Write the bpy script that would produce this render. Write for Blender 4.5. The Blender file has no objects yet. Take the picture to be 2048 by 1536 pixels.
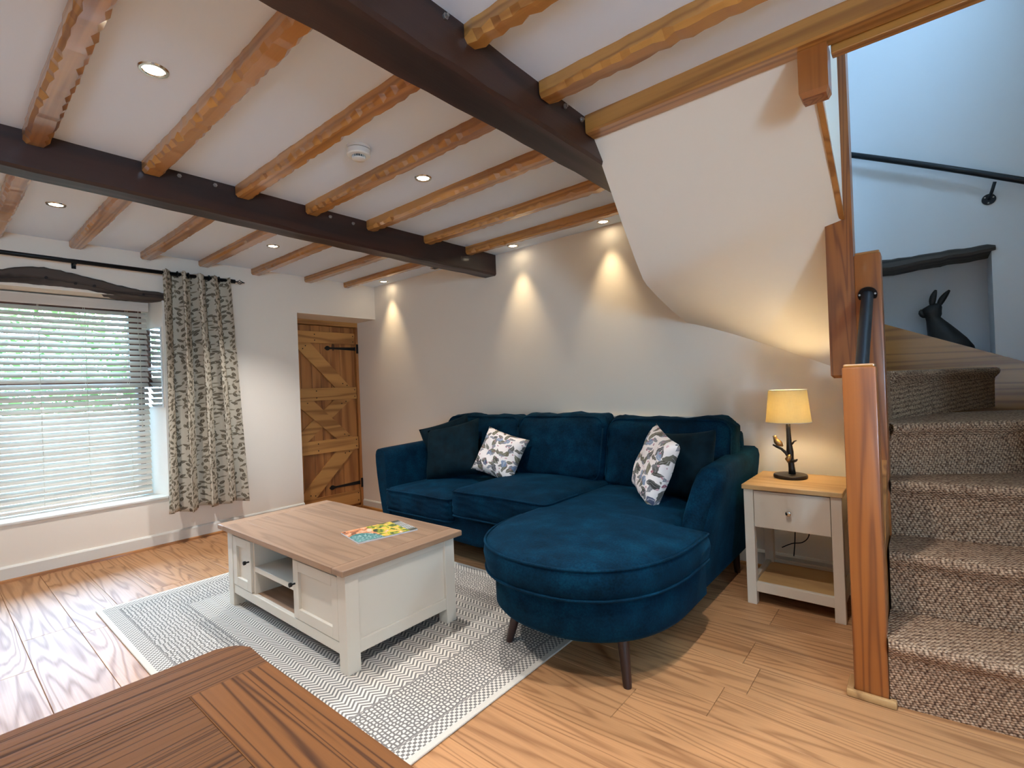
import bpy, bmesh, math, random
from mathutils import Vector, Matrix
from math import sin, cos, pi, radians, sqrt
random.seed(7)
S = bpy.context.scene
COL = S.collection

# ------------------------------------------------------------------ camera
F_PX = 988.94; HEAD, PITCH, ROLL = 0.69409, 0.00309, -0.038466
cam = bpy.data.cameras.new('camera'); camo = bpy.data.objects.new('camera', cam); COL.objects.link(camo)
cam.sensor_fit = 'HORIZONTAL'; cam.sensor_width = 36.0; cam.lens = F_PX / 2048 * 36.0
cam.clip_start = 0.02; cam.clip_end = 200
_f = Vector((-sin(HEAD)*cos(PITCH), cos(HEAD)*cos(PITCH), sin(PITCH)))
_r = Vector((cos(HEAD), sin(HEAD), 0)); _u = _r.cross(_f)
_r2 = cos(ROLL)*_r + sin(ROLL)*_u; _u2 = -sin(ROLL)*_r + cos(ROLL)*_u
camo.matrix_world = Matrix(((_r2.x, _u2.x, -_f.x, 0), (_r2.y, _u2.y, -_f.y, 0), (_r2.z, _u2.z, -_f.z, 1.10), (0, 0, 0, 1)))
S.camera = camo

# ------------------------------------------------------------------ view, world, large lights
S.view_settings.view_transform = 'Standard'; S.view_settings.look = 'None'
S.view_settings.gamma = 1.0; S.view_settings.use_curve_mapping = False
S.view_settings.exposure = 1.26
SKY_STRENGTH = 25.0
SUN_STRENGTH = 45.0
SPOT_W = 34.0
WARM = (0.98, 0.985, 1.0)
w = bpy.data.worlds.new('sky'); S.world = w; w.use_nodes = True
wn = w.node_tree.nodes; wl = w.node_tree.links; wn.clear()
bg = wn.new('ShaderNodeBackground'); wo = wn.new('ShaderNodeOutputWorld')
bg.inputs['Color'].default_value = (0.38, 0.67, 1.0, 1); bg.inputs['Strength'].default_value = SKY_STRENGTH
wl.new(bg.outputs[0], wo.inputs[0])
S.cycles.max_bounces = 8; S.cycles.diffuse_bounces = 4; S.cycles.glossy_bounces = 3
S.cycles.transmission_bounces = 6; S.cycles.transparent_max_bounces = 8
S.cycles.caustics_reflective = False; S.cycles.caustics_refractive = False
S.cycles.use_denoising = True
S.cycles.sample_clamp_indirect = 6.0

def portal(name, loc, rot, sx, sy):
    l = bpy.data.lights.new(name, 'AREA'); l.shape = 'RECTANGLE'; l.size = sx; l.size_y = sy
    l.cycles.is_portal = True
    o = bpy.data.objects.new(name, l); COL.objects.link(o); o.location = loc; o.rotation_euler = rot
    return o
portal('window_portal', (-4.90, 0.49, 1.1), (0, radians(-90), 0), 1.52, 1.40)
portal('landing_window_portal', (0.79, 2.625, 3.4), (0, radians(90), 0), 0.4, 0.55)
portal('side_window_portal', (2.26, -1.0, 1.3), (0, radians(90), 0), 0.8, 0.8)
sl = bpy.data.lights.new('sun', 'SUN'); sl.energy = SUN_STRENGTH; sl.angle = radians(0.6); sl.color = (0.97, 0.98, 1.0)
slo = bpy.data.objects.new('sun', sl); COL.objects.link(slo)
slo.rotation_euler = Vector((0.73, -0.17, -1.0)).to_track_quat('-Z', 'Y').to_euler()

# ------------------------------------------------------------------ helpers
def lin(*c):
    o = []
    for v in c:
        v /= 255.0
        o.append(v/12.92 if v <= 0.04045 else ((v+0.055)/1.055)**2.4)
    return tuple(o) + (1,)

class MB:
    """collects shapes into one mesh"""
    def __init__(s): s.bm = bmesh.new()
    def box(s, x0, x1, y0, y1, z0, z1, bev=0, seg=2, mat=None):
        r = bmesh.ops.create_cube(s.bm, size=1)
        vs = r['verts']
        for v in vs:
            v.co = Vector(((x0+x1)/2 + v.co.x*(x1-x0), (y0+y1)/2 + v.co.y*(y1-y0), (z0+z1)/2 + v.co.z*(z1-z0)))
        if bev:
            es = list({e for v in vs for e in v.link_edges})
            r = bmesh.ops.bevel(s.bm, geom=es, offset=bev, segments=seg, affect='EDGES', profile=0.5)
            vs = list({v for f in r['faces'] for v in f.verts} | {v for v in vs if v.is_valid})
        if mat is not None: bmesh.ops.transform(s.bm, matrix=mat, verts=vs)
        return s
    def prism(s, pts, a0, a1, axis='z', mat=None):
        """extrude a 2D outline between a0 and a1 along axis"""
        def P(p, a):
            return {'z': (p[0], p[1], a), 'x': (a, p[0], p[1]), 'y': (p[0], a, p[1])}[axis]
        va = [s.bm.verts.new(P(p, a0)) for p in pts]; vb = [s.bm.verts.new(P(p, a1)) for p in pts]
        n = len(pts)
        s.bm.faces.new(va); s.bm.faces.new(vb[::-1])
        for i in range(n): s.bm.faces.new((va[i], va[(i+1) % n], vb[(i+1) % n], vb[i]))
        if mat is not None: bmesh.ops.transform(s.bm, matrix=mat, verts=va+vb)
        return s
    def rings(s, rings, cap0=True, cap1=True, closed=True):
        R = [[s.bm.verts.new(p) for p in r] for r in rings]
        n = len(R[0])
        for a, b in zip(R, R[1:]):
            for i in range(n if closed else n-1):
                j = (i+1) % n
                s.bm.faces.new((a[i], a[j], b[j], b[i]))
        if cap0 and closed: s.bm.faces.new(R[0][::-1])
        if cap1 and closed: s.bm.faces.new(R[-1])
        return s
    def tube(s, pts, rad, n=10, caps=True):
        pts = [Vector(p) for p in pts]
        rads = rad if isinstance(rad, (list, tuple)) else [rad]*len(pts)
        rg = []; prev = None
        for i, p in enumerate(pts):
            a = pts[max(0, i-1)]; b = pts[min(len(pts)-1, i+1)]
            t = (b-a).normalized()
            if prev is None:
                up = Vector((0, 0, 1)) if abs(t.z) < 0.9 else Vector((1, 0, 0))
                u = t.cross(up).normalized()
            else:
                u = (prev - t*prev.dot(t)).normalized()
            prev = u; v = t.cross(u)
            rg.append([p + rads[i]*(cos(2*pi*k/n)*u + sin(2*pi*k/n)*v) for k in range(n)])
        return s.rings(rg, caps, caps)
    def lathe(s, prof, n=32, c=(0, 0, 0), cap0=True, cap1=True):
        rg = [[(c[0]+r*cos(2*pi*k/n), c[1]+r*sin(2*pi*k/n), c[2]+z) for k in range(n)] for r, z in prof]
        return s.rings(rg, cap0, cap1)
    def grid(s, fn, nu, nv, uv=True):
        """surface fn(u,v) for u,v in 0..1"""
        V = [[s.bm.verts.new(fn(i/nu, j/nv)) for j in range(nv+1)] for i in range(nu+1)]
        L = s.bm.loops.layers.uv.verify() if uv else None
        for i in range(nu):
            for j in range(nv):
                f = s.bm.faces.new((V[i][j], V[i+1][j], V[i+1][j+1], V[i][j+1]))
                if uv:
                    for l, (a, b) in zip(f.loops, ((i, j), (i+1, j), (i+1, j+1), (i, j+1))): l[L].uv = (a/nu, b/nv)
        return s
    def build(s, name, mat, parent=None, smooth=False, fix=True, loc=None):
        if fix: bmesh.ops.recalc_face_normals(s.bm, faces=s.bm.faces[:])
        me = bpy.data.meshes.new(name); s.bm.to_mesh(me); s.bm.free()
        if smooth:
            if smooth is True: me.polygons.foreach_set('use_smooth', [True]*len(me.polygons))
            else:
                me.polygons.foreach_set('use_smooth', [True]*len(me.polygons)); me.set_sharp_from_angle(angle=radians(smooth))
        me.materials.append(mat)
        o = bpy.data.objects.new(name, me); COL.objects.link(o)
        if parent: 
            o.parent = parent
            if parent.type == 'EMPTY' and loc is None: o.matrix_parent_inverse = Matrix.LocRotScale(parent.location, parent.rotation_euler, None).inverted()
        if loc is not None: o.location = loc
        return o

def tag(o, label, cat, group=None):
    o['label'] = label; o['category'] = cat
    if group: o['group'] = group
    return o
def struct(o): o['kind'] = 'structure'; return o
def thing(name, label, cat, loc=(0, 0, 0), group=None):
    o = bpy.data.objects.new(name, None); COL.objects.link(o); o.location = loc
    o.empty_display_size = 0.05
    return tag(o, label, cat, group)
def obox(name, b, m, parent=None, bev=0.0, **k): return MB().box(*b, bev=bev).build(name, m, parent, **k)

# ------------------------------------------------------------------ materials
class NT:
    def __init__(s, name):
        s.m = bpy.data.materials.new(name); s.m.use_nodes = True
        s.n = s.m.node_tree.nodes; s.l = s.m.node_tree.links
        s.p = s.n['Principled BSDF']; s.out = s.n['Material Output']
    def new(s, t, **kw):
        n = s.n.new('ShaderNode'+t)
        for k, v in kw.items(): setattr(n, k, v)
        return n
    def set(s, n, **kw):
        for k, v in kw.items():
            i = n.inputs[k.replace('_', ' ')] if not k.startswith('i') or not k[1:].isdigit() else n.inputs[int(k[1:])]
            if hasattr(v, 'is_output'): s.l.new(v, i)
            else: i.default_value = v
        return n
    def math(s, op, a, b=None, c=None, clamp=False):
        n = s.new('Math', operation=op, use_clamp=clamp)
        for i, v in enumerate((a, b, c)):
            if v is None: continue
            if hasattr(v, 'is_output'): s.l.new(v, n.inputs[i])
            else: n.inputs[i].default_value = v
        return n.outputs[0]
    def vmath(s, op, a, b=None):
        n = s.new('VectorMath', operation=op)
        for i, v in enumerate((a, b)):
            if v is None: continue
            if hasattr(v, 'is_output'): s.l.new(v, n.inputs[i])
            else: n.inputs[i].default_value = v
        return n.outputs[0]
    def mix(s, f, a, b, blend='MIX'):
        n = s.new('Mix', data_type='RGBA', blend_type=blend)
        for i, v in ((0, f), (6, a), (7, b)):
            if hasattr(v, 'is_output'): s.l.new(v, n.inputs[i])
            else: n.inputs[i].default_value = (v, v, v, 1) if i and isinstance(v, float) else v
        return n.outputs[2]
    def coord(s, kind='Object'): return s.new('TexCoord').outputs[kind]
    def mapping(s, vec, scale=(1, 1, 1), loc=(0, 0, 0), rot=(0, 0, 0)):
        n = s.new('Mapping'); s.l.new(vec, n.inputs[0])
        for i, v in ((1, loc), (2, rot), (3, scale)):
            if hasattr(v, 'is_output'): s.l.new(v, n.inputs[i])
            else: n.inputs[i].default_value = v
        return n.outputs[0]
    def noise(s, vec, scale, detail=2, rough=0.5, dist=0.0, out=0):
        n = s.new('TexNoise'); s.l.new(vec, n.inputs['Vector'])
        n.inputs['Scale'].default_value = scale; n.inputs['Detail'].default_value = detail
        n.inputs['Roughness'].default_value = rough; n.inputs['Distortion'].default_value = dist
        return n.outputs[out]
    def ramp(s, f, stops):
        n = s.new('ValToRGB'); s.l.new(f, n.inputs[0]); e = n.color_ramp.elements
        while len(e) < len(stops): e.new(0.5)
        for i, (p, c) in enumerate(stops): e[i].position = p; e[i].color = c
        return n.outputs[0]
    def bump(s, h, strength=0.3, dist=0.01):
        n = s.new('Bump'); s.l.new(h, n.inputs['Height'])
        n.inputs['Strength'].default_value = strength; n.inputs['Distance'].default_value = dist
        s.l.new(n.outputs[0], s.p.inputs['Normal']); return n
    def base(s, v):
        if hasattr(v, 'is_output'): s.l.new(v, s.p.inputs['Base Color'])
        else: s.p.inputs['Base Color'].default_value = v
    def rough(s, v):
        if hasattr(v, 'is_output'): s.l.new(v, s.p.inputs['Roughness'])
        else: s.p.inputs['Roughness'].default_value = v

def plain(name, col, rough=0.5, metal=0.0, bump=0.0, bscale=60, var=0.0):
    t = NT(name); t.base(col); t.rough(rough); t.p.inputs['Metallic'].default_value = metal
    if bump or var:
        co = t.coord(); n = t.noise(co, bscale, 3)
        if bump: t.bump(n, bump, 0.004)
        if var:
            n2 = t.noise(co, bscale*0.15, 3)
            d = tuple(c*(1-var) for c in col[:3]) + (1,)
            t.base(t.mix(n2, col, d))
    return t.m

def wood(name, light, dark, axis='x', line=14, along=1.2, across=14, rough=0.4, bump=0.15, coat=0.0, knots=0.0, fine=0.35, darkness=0.55, var=0.25, spec=0.5, sharp=2.2):
    """grain drawn as contour lines of a stretched noise; random offset per object"""
    t = NT(name); co = t.coord()
    rnd = t.new('ObjectInfo').outputs['Random']
    off = t.new('CombineXYZ')
    for i, k in enumerate((37.1, 23.7, 51.3)): t.l.new(t.math('MULTIPLY', rnd, k), off.inputs[i])
    co = t.vmath('ADD', co, off.outputs[0])
    sc = {'x': (along, across, across), 'y': (across, along, across), 'z': (across, across, along)}[axis]
    st = t.mapping(co, scale=sc)
    n1 = t.noise(st, 0.55, 2.5, 0.5, 0.35)
    ring = t.math('SINE', t.math('MULTIPLY', n1, line*6.28))
    ring = t.math('POWER', t.math('MULTIPLY_ADD', ring, 0.5, 0.5), sharp)
    sf = {'x': (2.5, 160, 160), 'y': (160, 2.5, 160), 'z': (160, 160, 2.5)}[axis]
    n2 = t.noise(t.mapping(co, scale=sf), 1.0, 3, 0.6)
    f = t.math('MULTIPLY_ADD', n2, fine, t.math('MULTIPLY', ring, darkness), clamp=True)
    c = t.mix(f, light, dark)
    big = t.noise(st, 0.25, 2)
    lo = tuple(v*(1-var) for v in light[:3])+(1,)
    tone = t.math('MULTIPLY_ADD', rnd, 0.6, t.math('MULTIPLY', big, 0.4))
    c = t.mix(tone, c, t.mix(1.0, c, tuple(1-var for _ in range(3))+(1,), 'MULTIPLY'))
    if knots:
        vo = t.new('TexVoronoi'); t.l.new(t.mapping(co, scale={'x': (3, 7, 7), 'y': (7, 3, 7), 'z': (7, 7, 3)}[axis]), vo.inputs['Vector'])
        vo.inputs['Scale'].default_value = knots
        k = t.math('LESS_THAN', vo.outputs['Distance'], 0.09)
        sep = t.new('SeparateColor'); t.l.new(vo.outputs['Color'], sep.inputs[0])
        k = t.math('MULTIPLY', k, t.math('GREATER_THAN', sep.outputs[0], 0.45))
        c = t.mix(t.math('MULTIPLY', k, 0.85), c, tuple(v*0.25 for v in dark[:3])+(1,))
    t.base(c)
    t.rough(t.math('MULTIPLY_ADD', f, 0.18, rough))
    t.p.inputs['Coat Weight'].default_value = coat; t.p.inputs['Coat Roughness'].default_value = 0.13
    t.p.inputs['Specular IOR Level'].default_value = spec
    if bump: t.bump(t.math('MULTIPLY', f, -1.0), bump, 0.002)
    return t.m

M = {}
M['wall'] = plain('wall_plaster', lin(241, 228, 211), 0.85, bump=0.12, bscale=35)
M['stairwall'] = plain('daylight_tinted_plaster', lin(230, 234, 240), 0.85, bump=0.12, bscale=35)  # bluish stairwell daylight put into this copy of the wall colour
M['ceil'] = plain('ceiling_plaster', lin(229, 239, 253), 0.9, bump=0.05, bscale=50)
M['white_wood'] = plain('white_paint', lin(226, 220, 208), 0.45, bump=0.05, bscale=80)
M['floor'] = wood('oak_laminate', lin(200, 146, 98), lin(118, 74, 44), 'x', line=20, along=0.62, across=9.0, rough=0.40, spec=0.21, bump=0.5, sharp=3.5, darkness=0.42, fine=0.45, var=0.24)
M['subfloor'] = plain('subfloor', lin(70, 45, 28), 0.8)
M['pine_x'] = wood('pine_joist', lin(208, 144, 70), lin(134, 78, 30), 'x', line=6, along=0.7, across=18, rough=0.26, bump=0.2, coat=0.85, knots=0.45, var=0.25, fine=0.3)
M['pine_z'] = wood('pine_newel', lin(178, 104, 46), lin(100, 48, 18), 'z', line=11, along=0.55, across=15, rough=0.35, bump=0.1, coat=0.3, knots=0.8, var=0.2, sharp=3, darkness=0.5)
M['pine_y'] = wood('pine_board_y', lin(196, 130, 66), lin(122, 68, 28), 'y', line=6, along=0.8, across=14, rough=0.35, bump=0.1, coat=0.2, knots=0.5, var=0.2)
M['door_z'] = wood('door_pine', lin(204, 136, 72), lin(126, 70, 32), 'z', line=5, along=0.8, across=8, rough=0.45, bump=0.15, knots=0.7, var=0.25)
M['door_y'] = wood('door_pine_rail', lin(222, 160, 88), lin(138, 82, 38), 'y', line=5, along=0.8, across=9, rough=0.45, bump=0.15, knots=0.6, var=0.2)
M['beam'] = wood('dark_stained_beam', lin(64, 33, 22), lin(22, 11, 8), 'y', line=5, along=0.7, across=8, rough=0.42, bump=0.5, coat=0.15, var=0.3)
M['lintel'] = wood('old_grey_oak', lin(92, 78, 68), lin(38, 30, 27), 'y', line=6, along=0.9, across=12, rough=0.7, bump=0.8, var=0.3)
M['lintel_x'] = wood('old_grey_oak_x', lin(96, 90, 86), lin(44, 40, 40), 'x', line=6, along=0.9, across=12, rough=0.7, bump=0.8, var=0.3)
M['ctop'] = wood('coffee_oak', lin(164, 129, 100), lin(104, 78, 58), 'x', line=7, along=0.9, across=12, rough=0.42, bump=0.08, darkness=0.35, var=0.22)
M['ctop_y'] = wood('coffee_oak_y', lin(164, 129, 100), lin(108, 80, 60), 'y', line=4, along=0.9, across=9, rough=0.42, bump=0.08, darkness=0.35, var=0.12)
M['stop'] = wood('side_oak', lin(204, 160, 104), lin(150, 108, 62), 'x', line=4, along=0.9, across=9, rough=0.42, bump=0.08, darkness=0.35, var=0.1)
M['dine'] = wood('dining_oak', lin(108, 68, 36), lin(54, 29, 13), 'y', line=20, along=0.40, across=34, rough=0.5, spec=0.25, bump=0.3, darkness=0.7, fine=0.5, var=0.12, sharp=5)
M['dine_x'] = wood('dining_oak_x', lin(122, 76, 38), lin(62, 34, 15), 'x', line=20, along=0.40, across=34, rough=0.5, spec=0.25, bump=0.3, darkness=0.7, fine=0.5, var=0.12, sharp=5)
M['cabinet'] = plain('putty_paint', lin(206, 194, 176), 0.5)
M['side_paint'] = plain('side_table_paint', lin(206, 190, 168), 0.5)
M['black'] = plain('black_metal', lin(22, 22, 24), 0.42, 0.6)
M['iron'] = plain('black_iron', lin(18, 17, 17), 0.55, 0.3, bump=0.2, bscale=90)
M['handrail'] = plain('dark_powder_coat', lin(38, 42, 48), 0.4, 0.5)
M['chrome'] = plain('chrome', lin(205, 200, 190), 0.18, 1.0)
M['steel'] = plain('zinc_bolt', lin(170, 165, 160), 0.35, 0.9)
M['nail'] = plain('dark_nail', lin(40, 26, 16), 0.5, 0.3)
M['darkleg'] = wood('walnut_leg', lin(58, 30, 24), lin(26, 13, 11), 'z', line=4, along=1, across=10, rough=0.35, bump=0.05, coat=0.2)
M['brown_frame'] = wood('mahogany_frame', lin(112, 66, 46), lin(62, 32, 22), 'z', line=4, along=1, across=10, rough=0.4, bump=0.05)
M['slat'] = wood('blind_slat', lin(224, 211, 196), lin(196, 178, 160), 'y', line=4, along=0.7, across=16, rough=0.45, bump=0.03, darkness=0.4, var=0.06)
M['cord'] = plain('cream_cord', lin(214, 204, 186), 0.8)
M['plastic'] = plain('white_plastic', lin(226, 222, 214), 0.4)
M['dark'] = plain('dark_void', lin(30, 26, 24), 0.8)
M['tarmac'] = plain('tarmac', lin(84, 88, 92), 0.9, bump=0.3, bscale=20, var=0.25)
M['render'] = plain('grey_stone', lin(104, 112, 108), 0.9, bump=0.2, bscale=12)
M['bark'] = plain('bark', lin(70, 54, 42), 0.9, bump=0.6, bscale=14)
M['mirror'] = plain('mirror', lin(235, 238, 238), 0.02, 1.0)
M['rabbit'] = plain('black_resin', lin(30, 30, 31), 0.55, 0.0, bump=0.4, bscale=60)
M['bronze'] = plain('lamp_dark_bronze', lin(48, 40, 34), 0.42, 0.55, bump=0.25, bscale=70)
M['brass'] = plain('lamp_gold_bird', lin(176, 136, 84), 0.32, 0.85, bump=0.15, bscale=90)

def velvet():
    t = NT('teal_velvet'); co = t.coord()
    n = t.noise(co, 9, 4, 0.6); n2 = t.noise(co, 130, 2)
    f = t.math('MULTIPLY_ADD', n2, 0.35, t.math('MULTIPLY', n, 0.65))
    t.base(t.ramp(f, [(0.3, lin(1, 18, 29)), (0.52, lin(3, 35, 52)), (0.75, lin(6, 55, 75))]))
    t.rough(0.8); t.p.inputs['Sheen Weight'].default_value = 0.12; t.p.inputs['Sheen Roughness'].default_value = 0.35
    t.p.inputs['Sheen Tint'].default_value = lin(30, 120, 160); t.p.inputs['Specular IOR Level'].default_value = 0.06
    t.bump(f, 0.25, 0.004); return t.m
M['velvet'] = velvet()
def velvet2():
    t = NT('teal_velvet_dark'); co = t.coord(); n = t.noise(co, 14, 4, 0.6)
    t.base(t.ramp(n, [(0.3, lin(4, 17, 23)), (0.7, lin(8, 32, 41))])); t.rough(0.8)
    t.p.inputs['Sheen Weight'].default_value = 0.08; t.p.inputs['Sheen Tint'].default_value = lin(40, 110, 130); t.p.inputs['Specular IOR Level'].default_value = 0.1
    t.bump(n, 0.2, 0.004); return t.m
M['velvet_dark'] = velvet2()

def leafmask(t, uv, scale, length, width, jitter=1.0, rotbase=0.0, spread=6.28, wscale=(1, 1, 1)):
    """pointed leaves, one per voronoi cell; returns mask, random colour, midrib distance"""
    p = t.mapping(uv, scale=wscale)
    vo = t.new('TexVoronoi', voronoi_dimensions='2D'); t.l.new(p, vo.inputs['Vector']); vo.inputs['Scale'].default_value = scale
    vo.inputs['Randomness'].default_value = jitter
    sp = t.new('VectorMath', operation='SCALE'); t.l.new(p, sp.inputs[0]); sp.inputs['Scale'].default_value = scale
    ps = t.new('VectorMath', operation='SCALE'); t.l.new(vo.outputs['Position'], ps.inputs[0]); ps.inputs['Scale'].default_value = scale
    d = t.vmath('SUBTRACT', sp.outputs[0], ps.outputs[0])
    sep = t.new('SeparateColor'); t.l.new(vo.outputs['Color'], sep.inputs[0])
    rot = t.new('VectorRotate', rotation_type='Z_AXIS'); t.l.new(d, rot.inputs['Vector'])
    t.l.new(t.math('MULTIPLY_ADD', sep.outputs[0], spread, rotbase), rot.inputs['Angle'])
    xy = t.new('SeparateXYZ'); t.l.new(rot.outputs[0], xy.inputs[0])
    q = t.math('DIVIDE', xy.outputs[0], length)
    lim = t.math('MULTIPLY', t.math('SUBTRACT', 1.0, t.math('MULTIPLY', q, q)), width)
    ay = t.math('ABSOLUTE', xy.outputs[1])
    return t.math('LESS_THAN', ay, lim), sep, ay

def curtain_mat():
    t = NT('leaf_print_curtain'); uv = t.coord('UV')
    m1, c1, a1 = leafmask(t, uv, 1.0, 0.46, 0.19, 0.75, 0.3, 2.4, (26, 44, 1))
    m2, c2, a2 = leafmask(t, t.mapping(uv, loc=(0.37, 0.21, 0)), 1.0, 0.42, 0.14, 0.8, -1.8, 2.0, (30, 50, 1))
    rib = t.math('MULTIPLY', m1, t.math('LESS_THAN', a1, 0.012))
    cream = lin(205, 193, 172); ol = lin(108, 97, 80)
    n = t.noise(t.mapping(uv, scale=(800, 1600, 1)), 1, 1)
    c = t.mix(m2, cream, lin(140, 128, 108)); c = t.mix(m1, c, ol); c = t.mix(t.math('MULTIPLY', rib, 0.6), c, cream)
    c = t.mix(t.math('MULTIPLY', n, 0.25), c, lin(90, 80, 68))
    t.base(c); t.rough(0.9); t.p.inputs['Specular IOR Level'].default_value = 0.1
    return t.m
M['curtain'] = curtain_mat()

def floral_mat():
    t = NT('floral_print'); uv = t.coord('UV')
    n = t.new('Mapping'); 
    wv = t.noise(t.mapping(uv, scale=(9, 9, 1)), 1.0, 2, out=1)
    uvw = t.vmath('ADD', uv, t.vmath('MULTIPLY', t.vmath('SUBTRACT', wv, (0.5, 0.5, 0.5)), (0.10, 0.10, 0)))
    c = lin(236, 222, 212)
    for loc, sc, L, W, cols in (((0, 0, 0), 4.6, 0.50, 0.22, (lin(62, 58, 50), lin(104, 96, 62), lin(52, 54, 58))),
                                ((0.33, 0.57, 0), 6.6, 0.50, 0.20, (lin(48, 46, 44), lin(98, 88, 62), lin(120, 118, 122))),
                                ((0.81, 0.13, 0), 2.6, 0.20, 0.13, (lin(92, 110, 140), lin(140, 152, 170), lin(60, 70, 96))),
                                ((0.61, 0.83, 0), 6.5, 0.12, 0.10, (lin(176, 80, 96), lin(206, 160, 160), lin(150, 60, 80)))):
        m, sp, a = leafmask(t, t.mapping(uvw, loc=loc), sc, L, W, 0.9)
        lc = t.ramp(sp.outputs[1], [(0.0, cols[0]), (0.4, cols[1]), (0.75, cols[2])])
        rib = t.math('LESS_THAN', a, 0.012)
        lc = t.mix(t.math('MULTIPLY', rib, 0.5), lc, lin(220, 210, 200))
        c = t.mix(t.math('MULTIPLY', m, 0.92), c, lc)
    t.base(c); t.rough(0.85); return t.m
M['floral'] = floral_mat()

def rug_mat():
    t = NT('woven_rug'); co = t.coord(); xyz = t.new('SeparateXYZ'); t.l.new(co, xyz.inputs[0])
    x, y = xyz.outputs[0], xyz.outputs[1]
    # chevron: stripes in x shifted by a triangle wave in y
    tri = t.math('PINGPONG', y, 0.030)
    u = t.math('ADD', x, t.math('MULTIPLY', tri, 0.9))
    chev = t.math('GREATER_THAN', t.math('FRACT', t.math('DIVIDE', u, 0.021)), 0.48)
    # knot band
    vo = t.new('TexVoronoi', voronoi_dimensions='2D', feature='DISTANCE_TO_EDGE'); t.l.new(co, vo.inputs['Vector']); vo.inputs['Scale'].default_value = 62; vo.inputs['Randomness'].default_value = 0.55
    knot = t.math('GREATER_THAN', vo.outputs['Distance'], 0.20)
    # checker border
    ch = t.new('TexChecker'); t.l.new(co, ch.inputs['Vector']); ch.inputs['Scale'].default_value = 90
    chk = ch.outputs['Fac']
    ax = t.math('ABSOLUTE', x)   # rug is centred on its origin, half length 1.08
    ax = t.math('MAXIMUM', ax, t.math('ADD', t.math('ABSOLUTE', y), 0.300))
    band = t.math('GREATER_THAN', ax, 0.765); edge = t.math('GREATER_THAN', ax, 1.005); rim = t.math('GREATER_THAN', ax, 1.062)
    f = t.mix(band, chev, knot); f = t.mix(edge, f, chk); f = t.mix(rim, f, 0.85)
    line = t.math('MULTIPLY', t.math('GREATER_THAN', ax, 0.762), t.math('LESS_THAN', ax, 0.768))
    line2 = t.math('MULTIPLY', t.math('GREATER_THAN', ax, 1.000), t.math('LESS_THAN', ax, 1.006))
    f = t.mix(t.math('ADD', line, line2), f, 0.15)
    n = t.noise(co, 260, 2)
    sep = t.math('MULTIPLY', f, 1.0)
    c = t.mix(sep, lin(112, 106, 102), lin(216, 205, 188))
    c = t.mix(t.math('MULTIPLY', n, 0.35), c, lin(120, 112, 104))
    t.base(c); t.rough(0.95); t.p.inputs['Specular IOR Level'].default_value = 0.1
    t.bump(t.math('MULTIPLY_ADD', n, 0.5, sep), 0.35, 0.003); return t.m
M['rug'] = rug_mat()

def carpet_mat():
    t = NT('woven_stair_carpet'); co = t.coord()
    vo = t.new('TexVoronoi'); t.l.new(t.mapping(co, scale=(115, 115, 140), rot=(0.35, 0.2, 0.5)), vo.inputs['Vector']); vo.inputs['Scale'].default_value = 1.0; vo.inputs['Randomness'].default_value = 0.35
    d = vo.outputs['Distance']
    sep = t.new('SeparateColor'); t.l.new(vo.outputs['Color'], sep.inputs[0])
    c = t.ramp(sep.outputs[0], [(0.0, lin(180, 144, 114)), (0.6, lin(208, 174, 142)), (1.0, lin(150, 116, 90))])
    gap = t.ramp(d, [(0.30, (0, 0, 0, 1)), (0.75, (1, 1, 1, 1))])
    t.base(t.mix(gap, c, lin(76, 53, 41))); t.rough(0.95); t.p.inputs['Specular IOR Level'].default_value = 0.1
    t.bump(t.math('MULTIPLY', d, -1.0), 0.9, 0.008); return t.m
M['carpet'] = carpet_mat()

def glass_mat():
    t = NT('window_glass'); tr = t.new('BsdfTransparent'); gl = t.new('BsdfGlossy'); gl.inputs['Roughness'].default_value = 0.02
    mx = t.new('MixShader'); fr = t.new('Fresnel'); fr.inputs['IOR'].default_value = 1.4
    t.l.new(fr.outputs[0], mx.inputs[0]); t.l.new(tr.outputs[0], mx.inputs[1]); t.l.new(gl.outputs[0], mx.inputs[2])
    t.l.new(mx.outputs[0], t.out.inputs[0]); return t.m
M['glass'] = glass_mat()
def emit(name, col, strength):
    t = NT(name); t.p.inputs['Emission Color'].default_value = tuple(col)+(1,); t.p.inputs['Emission Strength'].default_value = strength; return t.m
M['lens'] = emit('lit_lamp_lens', (1.0, 0.86, 0.62), 14.0)
def shade_mat():
    t = NT('linen_shade'); co = t.coord()
    n = t.noise(t.mapping(co, scale=(40, 40, 420)), 1, 2); n2 = t.noise(t.mapping(co, scale=(300, 300, 20)), 1, 2)
    c = t.mix(t.math('MULTIPLY_ADD', n, 0.3, t.math('MULTIPLY', n2, 0.3)), lin(240, 226, 176), lin(205, 184, 128))
    d = t.new('BsdfDiffuse'); tl = t.new('BsdfTranslucent'); mx = t.new('MixShader'); mx.inputs[0].default_value = 0.38
    t.l.new(c, d.inputs[0]); t.l.new(c, tl.inputs[0]); t.l.new(d.outputs[0], mx.inputs[1]); t.l.new(tl.outputs[0], mx.inputs[2])
    t.l.new(mx.outputs[0], t.out.inputs[0]); return t.m
M['shade'] = shade_mat()
def leaf_mat(name, a, b):
    t = NT(name); rnd = t.noise(t.coord(), 2.2, 3); c = t.mix(rnd, a, b)
    t.base(c); t.rough(0.6)
    t.p.inputs['Subsurface Weight'].default_value = 0.0; return t.m
M['leaf'] = leaf_mat('hedge_leaves', lin(46, 84, 38), lin(112, 140, 66))
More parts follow.
